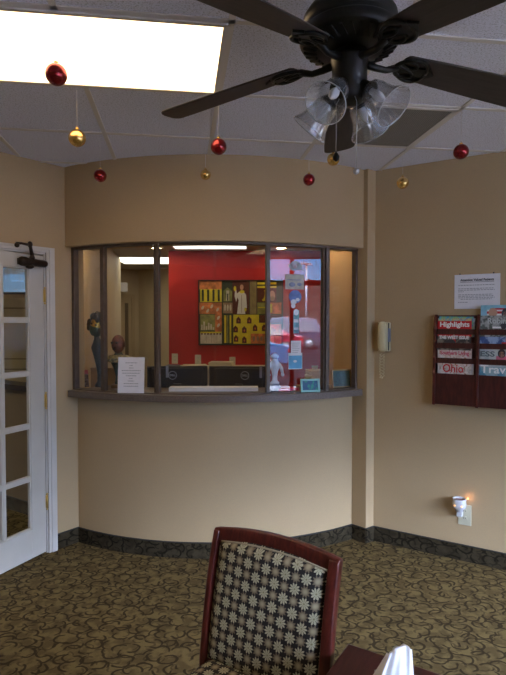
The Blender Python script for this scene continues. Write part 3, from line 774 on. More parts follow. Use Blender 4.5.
# ------------------------------------------------------------ end table and tissue box
tb = thing('end_table', 'dark cherry wood end table at the right of the patterned chair', 'table')
TZ = .65
place(tb, (.271, 1.55, 0), math.atan2(-.520, .855))     # local origin = far left corner, table spans +x, -y
m = MB().m(TABLEW); m.box((.012, -.50, TZ - .028), (.52, 0, TZ)); m.build('tabletop', tb, bevel=.006, seg=3)
m = MB().m(TABLEW); m.box((.04, -.47, TZ - .09), (.49, -.45, TZ - .028)); m.box((.04, -.05, TZ - .09), (.49, -.03, TZ - .028)); m.box((.04, -.45, TZ - .09), (.06, -.05, TZ - .028)); m.box((.47, -.45, TZ - .09), (.49, -.05, TZ - .028)); m.build('apron', tb)
for x, y in ((.055, -.045), (.475, -.045), (.055, -.455), (.475, -.455)):
    m = MB().m(TABLEW); m.box((x - .018, y - .018, 0), (x + .018, y + .018, TZ - .028)); m.build('leg', tb, bevel=.003)
m = MB().m(TABLEW); m.box((.05, -.46, .16), (.48, -.04, .18)); m.build('shelf', tb, bevel=.003)
tx = thing('tissue_box', 'tissue box with a white tissue pulled up, on the dark end table', 'tissue box')
place(tx, (.343, 1.215, TZ), math.radians(-12))
m = MB().m(mat('tissue_carton', (.45, .55, .60), .6, noise=.2, nscale=25)); m.box((-.057, -.057, 0), (.057, .057, .095)); m.build('carton', tx, bevel=.003)
ts = MB().m(mat('white_tissue', (.92, .94, .98), .9)); vs = []; fs = []; n_ = 64; J = 16
for j in range(J + 1):
    v_ = j / J; L_ = -.080 + .050 * v_ ** .9; Rr = .072 - .038 * min(1, v_ * 3.2) ** .6 - .006 * v_; cx_ = (L_ + Rr) / 2; hw = (Rr - L_) / 2; dp = .034 * (1 - v_) + .006
    for i in range(n_):
        a = 2 * PI * i / n_; ca, sa = math.cos(a), math.sin(a)
        fold = (.005 * math.sin(6 * a + 1.5 * v_) + .0035 * math.sin(11 * a)) * (1 - .5 * v_)
        z = .085 + v_ * (.108 - .010 * ca * ca - .006 * (ca < -.5))
        vs.append((cx_ + hw * ca, dp * sa + fold + .010 * v_ * math.sin(2.2 * ca), z))
for j in range(J):
    for i in range(n_): fs.append((j * n_ + i, j * n_ + (i + 1) % n_, (j + 1) * n_ + (i + 1) % n_, (j + 1) * n_ + i))
fs.append(tuple(range(J * n_, J * n_ + n_))); ts.add(vs, fs, True); ts.build('tissue', tx)
# ------------------------------------------------------------ right wall
RA = math.atan2(-.527, .850)
def onr(t, z, out=0): p = rw(t); return (p[0] - RN.x * out, p[1] - RN.y * out, z)
ph = thing('wall_phone', 'cream wall telephone with coiled cord beside the reception window', 'telephone', onr(.075, 1.495), RA)
m = MB().m(CREAM); m.box((-.045, -.022, -.105), (.045, -.0005, .105)); m.build('wall_plate', ph, bevel=.008, seg=3)
m = MB().m(mat('dark_seam', (.10, .09, .06), .5)); m.box((-.040, -.027, -.098), (.040, -.021, .098)); m.build('cradle_gap', ph)
m = MB().m(CREAM)
m.slab([(-.034, -.103), (.034, -.103), (.034, .103), (-.034, .103)], -.040, -.027)
m.build('cradle', ph, bevel=.006, seg=3)
m = MB().m(CREAM); vs = []; fs = []; N = 24; K = 14
for i in range(N + 1):
    u = -1 + 2 * i / N; z = u * .108; w_ = .030 * (1 - abs(u) ** 8 * .55); yb = -.041; yf = -.058 - .022 * (1 - u * u) ** .6
    for k in range(K):
        a = 2 * PI * k / K; vs.append((w_ * math.copysign(abs(math.cos(a)) ** .6, math.cos(a)), (yb + yf) / 2 + (yb - yf) / 2 * math.copysign(abs(math.sin(a)) ** .6, math.sin(a)), z))
for i in range(N):
    for k in range(K): fs.append((i * K + k, i * K + (k + 1) % K, (i + 1) * K + (k + 1) % K, (i + 1) * K + k))
fs += [tuple(range(K))[::-1], tuple(range(N * K, N * K + K))]; m.add(vs, fs, True); m.build('handset', ph, bevel=.002)
m = MB().m(mat('grey_number_window', (.22, .24, .32), .3)); m.box((.034, -.036, -.035), (.047, -.012, .06)); m.build('side_panel', ph)
m = MB().m(CREAM); pts = []
for i in range(260):
    u = i / 259; q = u * 2 * PI * 17; L = u * .34
    if L < .17: c = Vector((-.012 - .004 * math.sin(L * 20), -.045, -.118 - L))
    elif L < .19: s_ = (L - .17) / .02 * PI; c = Vector((-.006 - .006 * math.cos(s_), -.045, -.288 - .006 * math.sin(s_)))
    else: c = Vector((.004, -.038, -.288 + (L - .19) * 1.1))
    pts.append(c + Vector((.007 * math.cos(q), .007 * math.sin(q), 0)))
m.tube(pts, .0021, 6); m.build('coiled_cord', ph)

sg = thing('paper_notice', 'white laminated notice headed Attention Valued Patients above the magazine rack', 'notice', onr(.688, 1.800), RA)
m = MB().m(PAPER); m.box((-.1395, -.003, -.113), (.1395, -.0005, .113)); m.build('sheet', sg)
m = MB(); text_mb(m, 'Attention Valued Patients', .022, T((0, -.0035, .076)), INK, .0006, width=.205); m.m(INK); m.box((-.103, -.0042, .0615), (.103, -.0032, .0635)); m.build('heading', sg)
m = MB().m(LGREY); random.seed(3)
for z, a, b in ((.040, -.115, .105), (.018, -.115, .10), (.008, -.115, .108), (-.002, -.115, -.08), (-.022, -.115, .095), (-.032, -.115, .10), (-.042, -.115, .108), (-.052, -.10, .09), (-.072, -.115, -.055)):
    x = a
    while x < b:
        w_ = random.uniform(.008, .02); w_ = min(w_, b - x); m.box((x, -.0038, z), (x + w_, -.0031, z + .0045)); x += w_ + .004
m.build('small_print', sg)
for x in (-.105, .100): m = MB().m(INK); m.ball((x, -.005, .117), .005, 10, 6); m.build('pin', sg)

rk = thing('magazine_rack', 'dark cherry wall rack with stepped pockets holding magazines', 'magazine rack', onr(.428, 0), RA)
RZ0, RZ1, CWD, ST = 1.050, 1.645, .270, .018
m = MB().m(RACKW); m.box((0, -.010, RZ0), (CWD * 2 + ST, -.0005, RZ1)); m.build('back_panel', rk, bevel=.003)
fr = [1.553, 1.462, 1.362, 1.258]                         # top edge of the four pocket fronts
def out(z): return -.078 + (z - RZ0) / (RZ1 - RZ0) * .028
for k in range(3):
    x = k * CWD; m = MB().m(MAHOG); pr_ = [(-.001, RZ1 + .004), (-.025, RZ1 + .004), (-.040, RZ1 - .01)]
    z = RZ1 - .02; zs = fr + [RZ0]
    for f_ in fr: pr_ += [(out(f_) - .006, f_ + .022), (out(f_) - .013, f_ + .002), (out(f_) - .006, f_ - .03)]
    pr_ += [(out(1.12) - .010, 1.12), (out(RZ0) - .004, RZ0 - .004), (-.001, RZ0 - .004)]
    n = len(pr_); vs = [(x, y, z) for y, z in pr_] + [(x + ST, y, z) for y, z in pr_]
    m.add(vs, [tuple(range(n)), tuple(range(n, 2 * n))[::-1]] + [(i + n, (i + 1) % n + n, (i + 1) % n, i) for i in range(n)]); m.build('side_rail', rk, bevel=.002)
for c in range(2):
    x0, x1 = ST + c * CWD, (c + 1) * CWD
    for i, z1 in enumerate(fr):
        z0 = z1 - .036 if i < 3 else RZ0 + .002
        y = out(z1)
        m = MB().m(RACKW); m.add([(x0, y, z1), (x1, y, z1), (x1, y + .006, z1), (x0, y + .006, z1), (x0, y - (.002 if i < 3 else .012), z0), (x1, y - (.002 if i < 3 else .012), z0), (x1, y + .006, z0), (x0, y + .006, z0)],
                                 [(3, 2, 1, 0), (4, 5, 6, 7), (0, 1, 5, 4), (1, 2, 6, 5), (2, 3, 7, 6), (3, 0, 4, 7)])
        m.box((x0, y + .006, z0), (x1, -.010, z0 + .005)); m.build('pocket', rk)
def cover_mat(name, a, b, scale, c=None):
    m = bpy.data.materials.new(name); m.use_nodes = True; t = NT(m.node_tree); bs = t.n['Principled BSDF']
    n = t.noise(t.obj(), scale, 3, .6); n2 = t.noise(t.obj(), scale * 2.3, 3, .6)
    col = t.mix(t.sstep(n, .44, .56), a, b)
    if c: col = t.mix(t.sstep(n2, .55, .62), col, c)
    t.l.new(col, bs.inputs['Base Color']); bs.inputs['Roughness'].default_value = .3; return m
PAGES = mat('magazine_pages', (.70, .68, .64), .8)
def magazine(c, row, cov, label, txt=None, tcol=None, tsize=.05, tz=0, up=.085, dx=0, tilt=0, wid=.212, deep=0, twid=None, extra=None, tx=0):
    xc = ST + c * CWD + (CWD - ST) / 2 + dx - (.016 if c else .008); z1 = fr[row]; y = out(z1) + .010 + deep
    t = thing('magazine', label, 'magazine', (0, 0, 0), 0, 'magazines in the wall rack')
    M = T(onr(.428, 0)) @ Matrix.Rotation(RA, 4, 'Z') @ T((xc, y, z1 + up)) @ Matrix.Rotation(math.radians(-3), 4, 'X') @ Matrix.Rotation(math.radians(tilt), 4, 'Y')
    t.matrix_world = M
    H = min(.27, up + .048)
    p = MB().m(PAGES); p.box((-wid / 2, 0, -H), (wid / 2, .005, -.001)); p.build('pages', t)
    p = MB().m(cov); p.box((-wid / 2 - .001, -.0012, -H), (wid / 2 + .001, 0, 0)); p.box((-wid / 2 - .0015, -.0012, -H), (-wid / 2, .0055, 0)); p.build('cover', t)
    if extra:
        for (mm, kind, a) in extra:
            q = MB().m(mm)
            if kind == 'box': q.box((a[0], -.0017, a[1]), (a[2], -.0011, a[3]))
            else: q.lathe([(0, 0), (a[2], 0), (a[2], .0006), (0, .0006)], 18, T((a[0], -.0012, a[1])) @ Matrix.Rotation(PI / 2, 4, 'X') @ Matrix.Diagonal((1, a[3], 1, 1)), smooth=False, cap=False)
            q.build('cover_picture', t)
    if txt: q = MB(); text_mb(q, txt, tsize, T((tx, -.0022, tz)), tcol, .0012, width=twid); q.build('cover_title', t)
    return t
def sm(n, c): return mat(n, c, .35)
WHT = sm('print_white', (.85, .85, .82)); RDP = sm('print_red', (.55, .02, .03)); SKIN = sm('print_skin', (.52, .30, .20)); BLU = sm('print_blue', (.10, .25, .55)); DRK = sm('print_dark', (.05, .05, .06)); GRN = sm('print_green', (.18, .40, .12)); YLW = sm('print_yellow', (.75, .62, .06)); SKY_ = sm('print_sky', (.25, .60, .80)); PNK = sm('print_pink', (.65, .16, .25))
magazine(0, 0, cover_mat('cover_blue_green', (.08, .35, .55), (.25, .5, .2), 30), 'blue and green magazine standing behind the red Highlights one', up=.083, dx=.004, deep=.012, tilt=1)
magazine(0, 0, cover_mat('cover_pale', (.55, .6, .68), (.3, .35, .5), 40), 'pale magazine at the back of the top left pocket', up=.076, dx=.014, deep=.022, tilt=2)
magazine(0, 0, sm('cover_red', (.60, .015, .02)), 'red magazine titled Highlights in the top left pocket', 'Highlights', WHT, .045, -.040, up=.070, dx=-.004, twid=.185, extra=[(cover_mat('cover_multi', (.15, .45, .45), (.6, .5, .2), 60, (.5, .1, .1)), 'box', (-.106, -.016, .106, 0)), (sm('print_deep_red', (.35, .01, .015)), 'box', (-.106, -.09, .106, -.068))])
magazine(0, 1, cover_mat('cover_dark_grey', (.05, .05, .05), (.22, .20, .16), 22), 'dark grey magazine with a small figure, second pocket of the left column', 'THE WEST ISSUE', WHT, .030, -.040, up=.075, dx=-.006, twid=.19, extra=[(SKIN, 'disc', (0, -.030, .009, 1.2)), (RDP, 'box', (-.011, -.075, .011, -.042)), (DRK, 'disc', (-.02, -.072, .03, .7)), (YLW, 'box', (.085, -.014, .10, -.004))])
magazine(0, 2, cover_mat('cover_peach', (.62, .52, .45), (.70, .66, .62), 25, (.45, .25, .12)), 'pale peach magazine titled Southern Living, third pocket of the left column', 'Southern Living', sm('print_rose', (.55, .08, .14)), .034, -.046, up=.078, dx=.0, twid=.18)
magazine(0, 3, cover_mat('cover_grey_white', (.55, .53, .50), (.72, .70, .66), 25, (.35, .2, .12)), 'whitish magazine titled Ohio in big red letters, lowest used pocket of the left column', 'Ohio', RDP, .075, -.045, up=.078, dx=.002, twid=.13, tx=-.01)
magazine(0, 3, PAPER, 'white magazine edge standing behind the Ohio one', up=.085, dx=.012, deep=.012)
magazine(1, 0, cover_mat('cover_light_blue', (.20, .50, .65), (.28, .58, .72), 10), 'light blue magazine with two faces standing above the top right pocket', up=.155, dx=-.0, deep=.012, extra=[(RDP, 'box', (-.07, -.055, .105, -.040)), (WHT, 'box', (-.07, -.040, .105, -.030)), (RDP, 'box', (-.05, -.030, .105, -.020)), (WHT, 'box', (-.07, -.066, .105, -.055)), (SKIN, 'disc', (-.035, -.048, .026, 1.15)), (DRK, 'disc', (.045, -.052, .030, 1.1)), (SKIN, 'disc', (.045, -.060, .020, 1.1)), (GRN, 'box', (-.106, -.10, .10, -.075))])
magazine(1, 0, cover_mat('cover_grey_photo', (.10, .12, .11), (.36, .38, .37), 28), 'grey photo magazine in the top right pocket', 'Robins', sm('print_palegrey', (.5, .55, .55)), .05, -.035, up=.088, dx=-.0, twid=.13, extra=[(WHT, 'box', (-.035, -.082, .05, -.070)), (DRK, 'disc', (.03, -.065, .018, 1.2))])
magazine(1, 1, cover_mat('cover_deep_blue', (.05, .10, .28), (.30, .42, .62), 18), 'deep blue magazine in the second pocket of the right column', up=.070, extra=[(SKIN, 'disc', (.055, -.045, .014, 1.2)), (RDP, 'box', (.02, -.085, .09, -.06)), (WHT, 'box', (-.10, -.012, -.02, -.006))])
magazine(1, 2, cover_mat('cover_teal_grey', (.42, .50, .50), (.55, .60, .58), 18), 'grey green magazine with a dark haired portrait, third pocket of the right column', 'ESS', sm('print_slate', (.12, .16, .17)), .046, -.056, up=.088, twid=.085, tx=-.062, extra=[(DRK, 'disc', (.022, -.050, .023, 1.2)), (SKIN, 'disc', (.022, -.056, .015, 1.3)), (PNK, 'box', (-.01, -.09, .06, -.066))])
magazine(1, 3, cover_mat('cover_travel', (.10, .30, .42), (.30, .45, .48), 14), 'teal magazine titled Travel, lowest used pocket of the right column', 'Travel', WHT, .072, -.042, up=.080, twid=.20, extra=[(GRN, 'box', (-.106, -.012, .106, 0))])
magazine(1, 3, cover_mat('cover_back_blue', (.3, .5, .6), (.5, .6, .6), 20), 'pale blue magazine edge standing behind the Travel one', up=.088, dx=.006, deep=.012)

def outlet(name, loc, rz, label, group=None, k=1.0):
    t = thing(name, label, 'outlet', loc, rz, group)
    m = MB().m(OUTLETM); m.box((-.036 * k, -.006, -.060 * k), (.036 * k, -.0005, .060 * k)); m.build('cover_plate', t, bevel=.002)
    f = MB().m(OUTLETM)
    for z in (.021, -.021): f.lathe([(0, 0), (.016, 0), (.016, .002), (0, .002)], 18, T((0, -.006, z * k)) @ Matrix.Rotation(PI / 2, 4, 'X'), smooth=False, cap=False)
    f.build('socket_face', t)
    for z in (.021, -.021):
        for x in (-.006, .006): d = MB().m(INK); d.box((x - .0012, -.0086, z * k - .001), (x + .0012, -.0078, z * k + .008)); d.build('slot', t)
    return t
outlet('wall_outlet', onr(.630, .312), RA, 'ivory wall outlet low on the right wall holding the plug-in warmer', k=1.15)
nl = thing('plug_in_warmer', 'small white ceramic plug-in warmer glowing orange, low on the right wall', 'night light', onr(.605, .375, .012), RA)
CER = mat('white_ceramic', (.72, .74, .78), .25)
m = MB().m(CER); m.lathe([(0, -.030), (.022, -.028), (.026, -.012), (.040, 0), (.043, .025), (.040, .045), (.044, .058), (.040, .060), (.036, .046), (.036, .01), (0, .01)], 26, T((0, -.046, 0)), cap=False, wob=lambda a, z: .03 * math.cos(6 * a)); m.build('jar', nl)
m = MB().m(CER); m.box((-.018, -.045, -.065), (.018, -.002, -.022)); m.build('plug_base', nl, bevel=.004)
m = MB().m(mat('red_wax', (.20, .02, .02), .4)); m.lathe([(0, .046), (.0365, .046), (.0365, .048), (0, .048)], 20, T((0, -.046, 0)), cap=False); m.build('wax', nl)
m = MB().m(mat('amber_glow', (1, .5, .2), .5, emit=(1, .42, .12), estr=2.2))
for c_, r_w in (((-.022, -.084, .018), .0055), ((.022, -.084, .018), .0055), ((.046, -.015, .056), .006)): m = MB().m(MATS['amber_glow']); m.ball(c_, r_w, 10, 6); m.build('lamp_window', nl)
lp = bpy.data.lights.new('warmer_lamp', 'POINT'); lp.energy = .07; lp.color = (1, .45, .15); lp.shadow_soft_size = .01
lo = bpy.data.objects.new('warmer_lamp', lp); COL.objects.link(lo); lo.location = onr(.655, .435, .03)

# ------------------------------------------------------------ inside the reception
cz = thing('credenza', 'cream worktop and low cupboard running below the red wall', 'cabinet', (0, 6.30, 0))
m = MB().m(mat('cream_laminate', (.62, .55, .36), .45)); m.box((-1.0, -.46, 1.065), (.15, -.002, 1.090)); m.build('top', cz, bevel=.003)
m = MB().m(mat('cream_cabinet', (.50, .43, .28), .5)); m.box((-.98, -.44, 0), (.13, -.004, 1.065)); m.build('body', cz)
for x in (-.98, -.43): q = MB().m(mat('cream_cabinet_door', (.54, .47, .31), .5)); q.box((x + .01, -.458, .08), (x + .54, -.441, 1.05)); q.build('door', cz, bevel=.003)
dk = thing('reception_desk', 'desk behind the reception ledge carrying the two monitors', 'desk', (-.31, 4.25, 0))
DKM = mat('desk_laminate', (.40, .34, .24), .5)
m = MB().m(DKM); m.box((-1.0, -.25, .73), (.82, .35, .76)); m.build('top', dk, bevel=.003)
for x in (-1.0, .79): m = MB().m(DKM); m.box((x, -.25, 0), (x + .03, .35, .73)); m.build('side_panel', dk)
def monitor(x, y, rz, label, logo_x, tagx):
    t = thing('computer_monitor', label, 'monitor', (x, y, .795), rz, 'monitors seen from behind')
    m = MB().m(BLKPL); m.slab([(-.228, .325), (.228, .325), (.228, .465), (-.228, .465)], -.001, .030); m.slab([(-.228, .18), (.228, .18), (.228, .47), (-.228, .47)], .0, .020); m.slab([(-.17, .22), (.17, .22), (.19, .455), (-.19, .455)], -.018, .0); m.build('back_shell', t, bevel=.004)
    m = MB().m(mat('screen_dark', (.02, .02, .03), .2)); m.slab([(-.215, .195), (.215, .195), (.215, .455), (-.215, .455)], .020, .022); m.build('screen', t)
    m = MB().m(BLKPL); m.box((-.03, -.045, -.030), (.03, -.018, .34)); m.box((-.11, -.13, -.0345), (.11, .09, -.020)); m.build('stand', t, bevel=.003)
    m = MB().m(SILV); M = T((logo_x, -.0185, .402)) @ Matrix.Rotation(PI / 2, 4, 'X'); ring = [M @ Vector((.030 * math.cos(2 * PI * k / 32), .030 * math.sin(2 * PI * k / 32), 0)) for k in range(33)]; m.tube(ring, .0022, 6)
    text_mb(m, 'DELL', .020, T((logo_x, -.019, .402)), SILV, .0006, width=.045); m.build('logo', t)
    m = MB().m(mat('tag_strip', (.30, .31, .33), .4)); m.box((tagx - .010, -.0205, .385), (tagx + .010, -.0185, .475)); m.build('tag', t)
    return t
monitor(-.575, 4.02, math.radians(4), 'black monitor back at the left, nearer the white counter notice', -.035, -.075)
monitor(-.105, 4.00, math.radians(-3), 'black monitor back at the right, nearer the glass with the stickers', .045, .165)
pt = thing('paper_tray', 'long white strip of papers lying along the ledge behind the sliding glass', 'papers', (0, 0, 1.1175), 0)
m = MB().m(PAPER)
p0, p1 = arc(R0 - .10, AN[2] + 1.0), arc(R0 - .10, AN[3] - 1.2); wallseg(m, p0, p1, 0, .026, .10, 1); m.build('sheet_stack', pt)
for k, (x, y, wd, hh, rz, lab) in enumerate(((-.66, 5.98, .26, .028, .1, 'lower pile of cream papers on the cupboard below the painting'), (-.36, 6.02, .26, .058, -.1, 'taller pile of cream papers on the cupboard below the painting'),
                                            (-.92, 6.0, .14, .022, 0, 'flat dark folder on the cupboard below the red wall outlets'), (.625, 5.2, .17, .17, .2, 'tall cream stack of papers low behind the stickered glass'))):
    t = thing('paper_stack', lab, 'papers', (x, y, 1.0905 if k < 3 else .961), rz, None)
    m = MB().m(mat('cream_paper', (.66, .60, .42), .8) if k != 2 else mat('dark_folder', (.06, .06, .07), .6)); z = 0; random.seed(k)
    while z < hh: dx = random.uniform(-.01, .01); hh_ = min(.012, hh - z); m.box((-wd / 2 + dx, -.10, z), (wd / 2 + dx, .11, z + hh_ - .0015)); z += .012
    m.build('sheets', t)
for x, z, lab in ((-.93, 1.165, 'ivory outlet on the red wall nearest its left end'), (-.655, 1.150, 'ivory outlet with a cord on the red wall, left of the papers'), (-.245, 1.125, 'ivory outlet on the red wall behind the cream papers'), (.735, 1.02, 'ivory outlet low on the red wall seen through the stickered glass')):
    outlet('wall_outlet', (x, 6.30, z + .0), 0, lab, k=1.0)
sp = thing('emergency_light', 'small white emergency light on the hall wall corner', 'light', (-2.0, 8.15, 2.10), .3)
m = MB().m(TRIMW); m.box((-.07, -.08, -.04), (.07, .0, .10)); m.build('housing', sp, bevel=.008); m = MB().m(TRIMW); m.box((-.12, -.01, -.10), (-.08, .02, .16)); m.build('mount', sp)

lc_ = thing('low_cabinet', 'low cream cabinet under the tall paper stack behind the stickered glass', 'cabinet', (.615, 5.2, 0), 0)
m = MB().m(MATS['cream_cabinet']); m.box((-.16, -.2, 0), (.12, .2, .935)); m.build('body', lc_); m = MB().m(MATS['cream_laminate']); m.box((-.17, -.21, .935), (.13, .21, .96)); m.build('top', lc_, bevel=.003)

# painting
pa = thing('framed_artwork', 'framed collage of orange and yellow blocks with a white robed figure, red wall', 'picture', (-.635, 6.30, 0))
AW, AZ0, AZ1 = .98, 1.335, 2.085
m = MB().m(mat('black_frame_picture', (.045, .04, .04), .3, metal=.4))
for b in ((-.012, AZ0 - .012, AW + .012, AZ0), (-.012, AZ1, AW + .012, AZ1 + .012), (-.012, AZ0, 0, AZ1), (AW, AZ0, AW + .012, AZ1)): m.box((b[0], -.03, b[1]), (b[2], -.001, b[3]))
m.build('frame', pa)
q = MB()
OR_ = mat('art_orange', (.62, .20, .06), .5, noise=.35, nscale=18); YE = mat('art_yellow', (.72, .62, .03), .5, noise=.1, nscale=12); DG = mat('art_dark_green', (.03, .05, .025), .5); BRN = mat('art_maroon', (.10, .02, .015), .5); CRM = mat('art_cream', (.62, .58, .42), .5, noise=.15, nscale=14); OLV = mat('art_olive', (.26, .28, .08), .5, noise=.3, nscale=14); TNA = mat('art_tan', (.30, .20, .12), .5, noise=.2, nscale=20); ROB = mat('art_robe', (.72, .72, .66), .5)
def R_(mm, x0, y0, x1, y1, l=0):        # fractions of the picture, y down
    q.m(mm); q.box((x0 * AW, -.014 - l * .0015, AZ1 - y1 * (AZ1 - AZ0)), (x1 * AW, -.012 - l * .0015, AZ1 - y0 * (AZ1 - AZ0)))
def D_(mm, x, y, rx, ry, l=1, rot=0):
    q.m(mm); q.lathe([(0, 0), (1, 0), (1, .0015), (0, .0015)], 20, T((x * AW, -.0135 - l * .0015, AZ1 - y * (AZ1 - AZ0))) @ Matrix.Rotation(rot, 4, 'Y') @ Matrix.Rotation(PI / 2, 4, 'X') @ Matrix.Diagonal((rx * AW, ry * (AZ1 - AZ0), 1, 1)), smooth=False, cap=False)
def G_(mm, pts, l=1): q.m(mm); q.slab([(x * AW, AZ1 - y * (AZ1 - AZ0)) for x, y in pts], -.014 - l * .0015, -.012 - l * .0015)
R_(DG, 0, 0, 1, 1)
R_(OR_, 0, .0, .27, .13, 1); R_(YE, .01, .13, .27, .33, 1)
for k in range(4): R_(DG, .03 + k * .064, .15, .055 + k * .064, .32, 2); D_(DG, .0425 + k * .064, .16, .014, .028, 2)
R_(OR_, 0, .34, .27, .52, 1); R_(OR_, .19, .52, .27, .80, 1)
for x, y in ((.04, .42), (.10, .47), (.15, .40), (.22, .45), (.23, .58), (.23, .70)): D_(CRM, x, y, .014, .034, 2, .5)
R_(OLV, .01, .53, .19, .78, 1)
for k, h in enumerate((.09, .14, .07, .12, .10, .05)): R_(CRM, .02 + k * .028, .78 - h, .038 + k * .028, .77, 2)
R_(CRM, .01, .80, .27, .99, 1); R_(YE, .01, .80, .27, .825, 2)
for k in range(7): D_(BRN, .03 + k * .037, .835, .010, .014, 3)
for k in range(3): R_(TNA, .08 + k * .065, .86, .083 + k * .065, .98, 2)
G_(OLV, ((.29, .32), (.29, .16), (.34, .10), (.395, .16), (.395, .32))); R_(DG, .31, .20, .375, .21, 2); R_(CRM, .325, .15, .36, .31, 2); R_(DG, .335, .20, .35, .31, 3)
R_(TNA, .285, .34, .40, .51, 1); 
for k in range(3): D_(CRM, .31 + k * .033, .42, .012, .05, 2)
R_(BRN, .40, 0, .60, .52, 1)
G_(ROB, ((.455, .52), (.475, .30), (.46, .26), (.445, .33), (.425, .24), (.432, .14), (.448, .14), (.452, .20), (.49, .16), (.53, .16), (.565, .22), (.575, .42), (.55, .44), (.555, .52)), 2)
D_(SKIN, .512, .10, .022, .045, 3); D_(YE, .43, .12, .016, .04, 3); D_(YE, .515, .17, .03, .025, 3); D_(YE, .556, .45, .014, .03, 3); R_(TNA, .508, .22, .514, .50, 3)
R_(TNA, .61, 0, .69, .52, 1)
for k in range(3): R_(OLV, .62 + k * .024, 0, .630 + k * .024, .52, 2)
R_(YE, .70, .02, .93, .055, 2); R_(YE, .70, .08, .93, .11, 2); R_(BRN, .70, .11, .93, .33, 1)
D_(YE, .785, .23, .035, .09, 2, .2); D_(BRN, .765, .22, .024, .075, 3, .2); D_(SKIN, .88, .23, .035, .08, 2); D_(TNA, .88, .28, .03, .04, 3)
R_(OLV, .70, .34, .82, .52, 1); R_(OR_, .82, .34, .99, .52, 1); R_(YE, .71, .41, .81, .425, 2); R_(YE, .84, .36, .88, .50, 2)
R_(DG, .285, .53, .40, .99, 1); R_(YE, .30, .54, .325, .98, 2); R_(OLV, .335, .54, .35, .98, 2); R_(YE, .365, .54, .385, .98, 2)
R_(YE, .41, .53, .62, .99, 1); R_(YE, .62, .53, .72, .84, 1); R_(YE, .72, .66, .86, .84, 1); R_(OR_, .62, .83, .83, .99, 2); R_(BRN, .73, .54, .99, .66, 1); R_(OR_, .86, .68, .99, .85, 1); R_(OLV, .84, .86, .99, .99, 1); R_(CRM, .86, .88, .9, .98, 2)
for x, y in ((.47, .62), (.60, .62), (.435, .76), (.54, .77), (.67, .74), (.78, .74), (.44, .91), (.54, .93)):
    G_(BRN, ((x - .024, y + .05), (x - .024, y - .02), (x, y - .06), (x + .03, y - .02), (x + .03, y + .05)), 2); D_(OR_, x + .004, y + .01, .008, .018, 3)
for k in range(4): D_(TNA, .66 + k * .045, .91, .016, .04, 3)
q.build('collage_print', pa)

# ------------------------------------------------------------ on the ledge
TOPZ = 1.1175
def face_cam(x, y): return math.atan2(-x, y) * 1.0
ns = thing('counter_notice', 'white printed notice in a clear stand on the reception ledge, left part', 'notice')
nx, ny = arc(R0 + .06, -15.9); place(ns, (nx, ny, TOPZ), math.radians(-5))
m = MB().m(PAPER); m.slab([(-.091, .004), (.091, .004), (.091, .245), (-.091, .245)], 0, .002, Matrix.Rotation(math.radians(-5), 4, 'X')); m.build('sheet', ns)
m = MB().m(GLASS); m.slab([(-.095, 0), (.095, 0), (.095, .248), (-.095, .248)], .003, .006, Matrix.Rotation(math.radians(-5), 4, 'X')); m.box((-.095, 0, 0), (.095, .05, .003)); m.build('clear_stand', ns)
m = MB().m(LGREY); random.seed(9)
for k, hw in enumerate((.040, .012, .015, .065, .060, .035, .012, .022, .050, .050)):
    x = -hw; z = .205 - k * .0175
    while x < hw: w_ = min(random.uniform(.006, .016), hw - x); m.box((x, -.0015, z), (x + w_, -.0003, z + .005), Matrix.Rotation(math.radians(-5), 4, 'X')); x += w_ + .003
m.build('printed_lines', ns)

# busts
ZH = mat('bust_gold_face', (.42, .26, .05), .3, metal=.7, noise=.5, nscale=30); HAIR = mat('bust_dark_curls', (.02, .022, .018), .5, noise=.4, nscale=40); GRNM = mat('bust_green_glaze', (.015, .05, .035), .3, noise=.6, nscale=30); COPP = mat('bust_copper', (.16, .050, .028), .33, metal=.45, noise=.5, nscale=30); GPAT = mat('bust_patterned_collar', (.30, .26, .10), .35, metal=.3, noise=.7, nscale=55); TEAL = mat('bust_teal_glaze', (.012, .030, .042), .3, noise=.5, nscale=25)
def headwob(d):
    q = 1.0
    q += .10 * max(0, -d.y) ** 6 * max(0, 1 - abs(d.z + .05) * 3)          # nose ridge
    q -= .07 * max(0, -d.y) ** 3 * max(0, 1 - abs(d.z - .15) * 6) * min(1, abs(d.x) * 4)   # eye sockets
    q -= .08 * max(0, -d.z) * abs(d.x)                                      # jaw narrows
    return q
def features(t, hz, s, y0, meye):
    m = MB().m(meye)
    for sx_ in (-1, 1): m.ball((sx_ * .32 * s, y0 - .80 * s, hz + .10 * s), .10 * s, 10, 6, (1.2, .5, .6))
    m.build('eyes', t)
    m = MB().m(meye); m.ball((0, y0 - .86 * s, hz - .52 * s), .20 * s, 12, 6, (1, .35, .35)); m.build('mouth', t)
b1_ = thing('dark_bust', 'slender bust with black curly hair and gold face at the ledge left end', 'sculpture')
place(b1_, (-1.140, 3.955, TOPZ), math.radians(-12)); b1_.scale = (1.02, 1.02, 1.40)
m = MB().m(TEAL); m.lathe([(0, 0), (.040, 0), (.042, .012), (.022, .03), (.016, .07), (.022, .11), (.030, .15), (.040, .19), (.046, .215), (.030, .24), (.020, .26), (.020, .30)], 24, Matrix.Rotation(math.radians(-6), 4, 'Y')); m.build('torso', b1_)
Mh = T((-.028, 0, .325)) @ Matrix.Rotation(math.radians(12), 4, 'Y')
m = MB().m(ZH); m.ball((0, 0, 0), .052, 28, 20, (.82, .9, 1.15), Mh, headwob); m.build('head', b1_)
m = MB().m(GRNM); m.lathe([(.030, -.055), (.045, -.04), (.049, -.015), (.046, -.005)], 24, Mh @ Matrix.Diagonal((.95, 1.08, 1, 1)), cap=False); m.build('face_cloth', b1_)
m = MB().m(HAIR); random.seed(5)
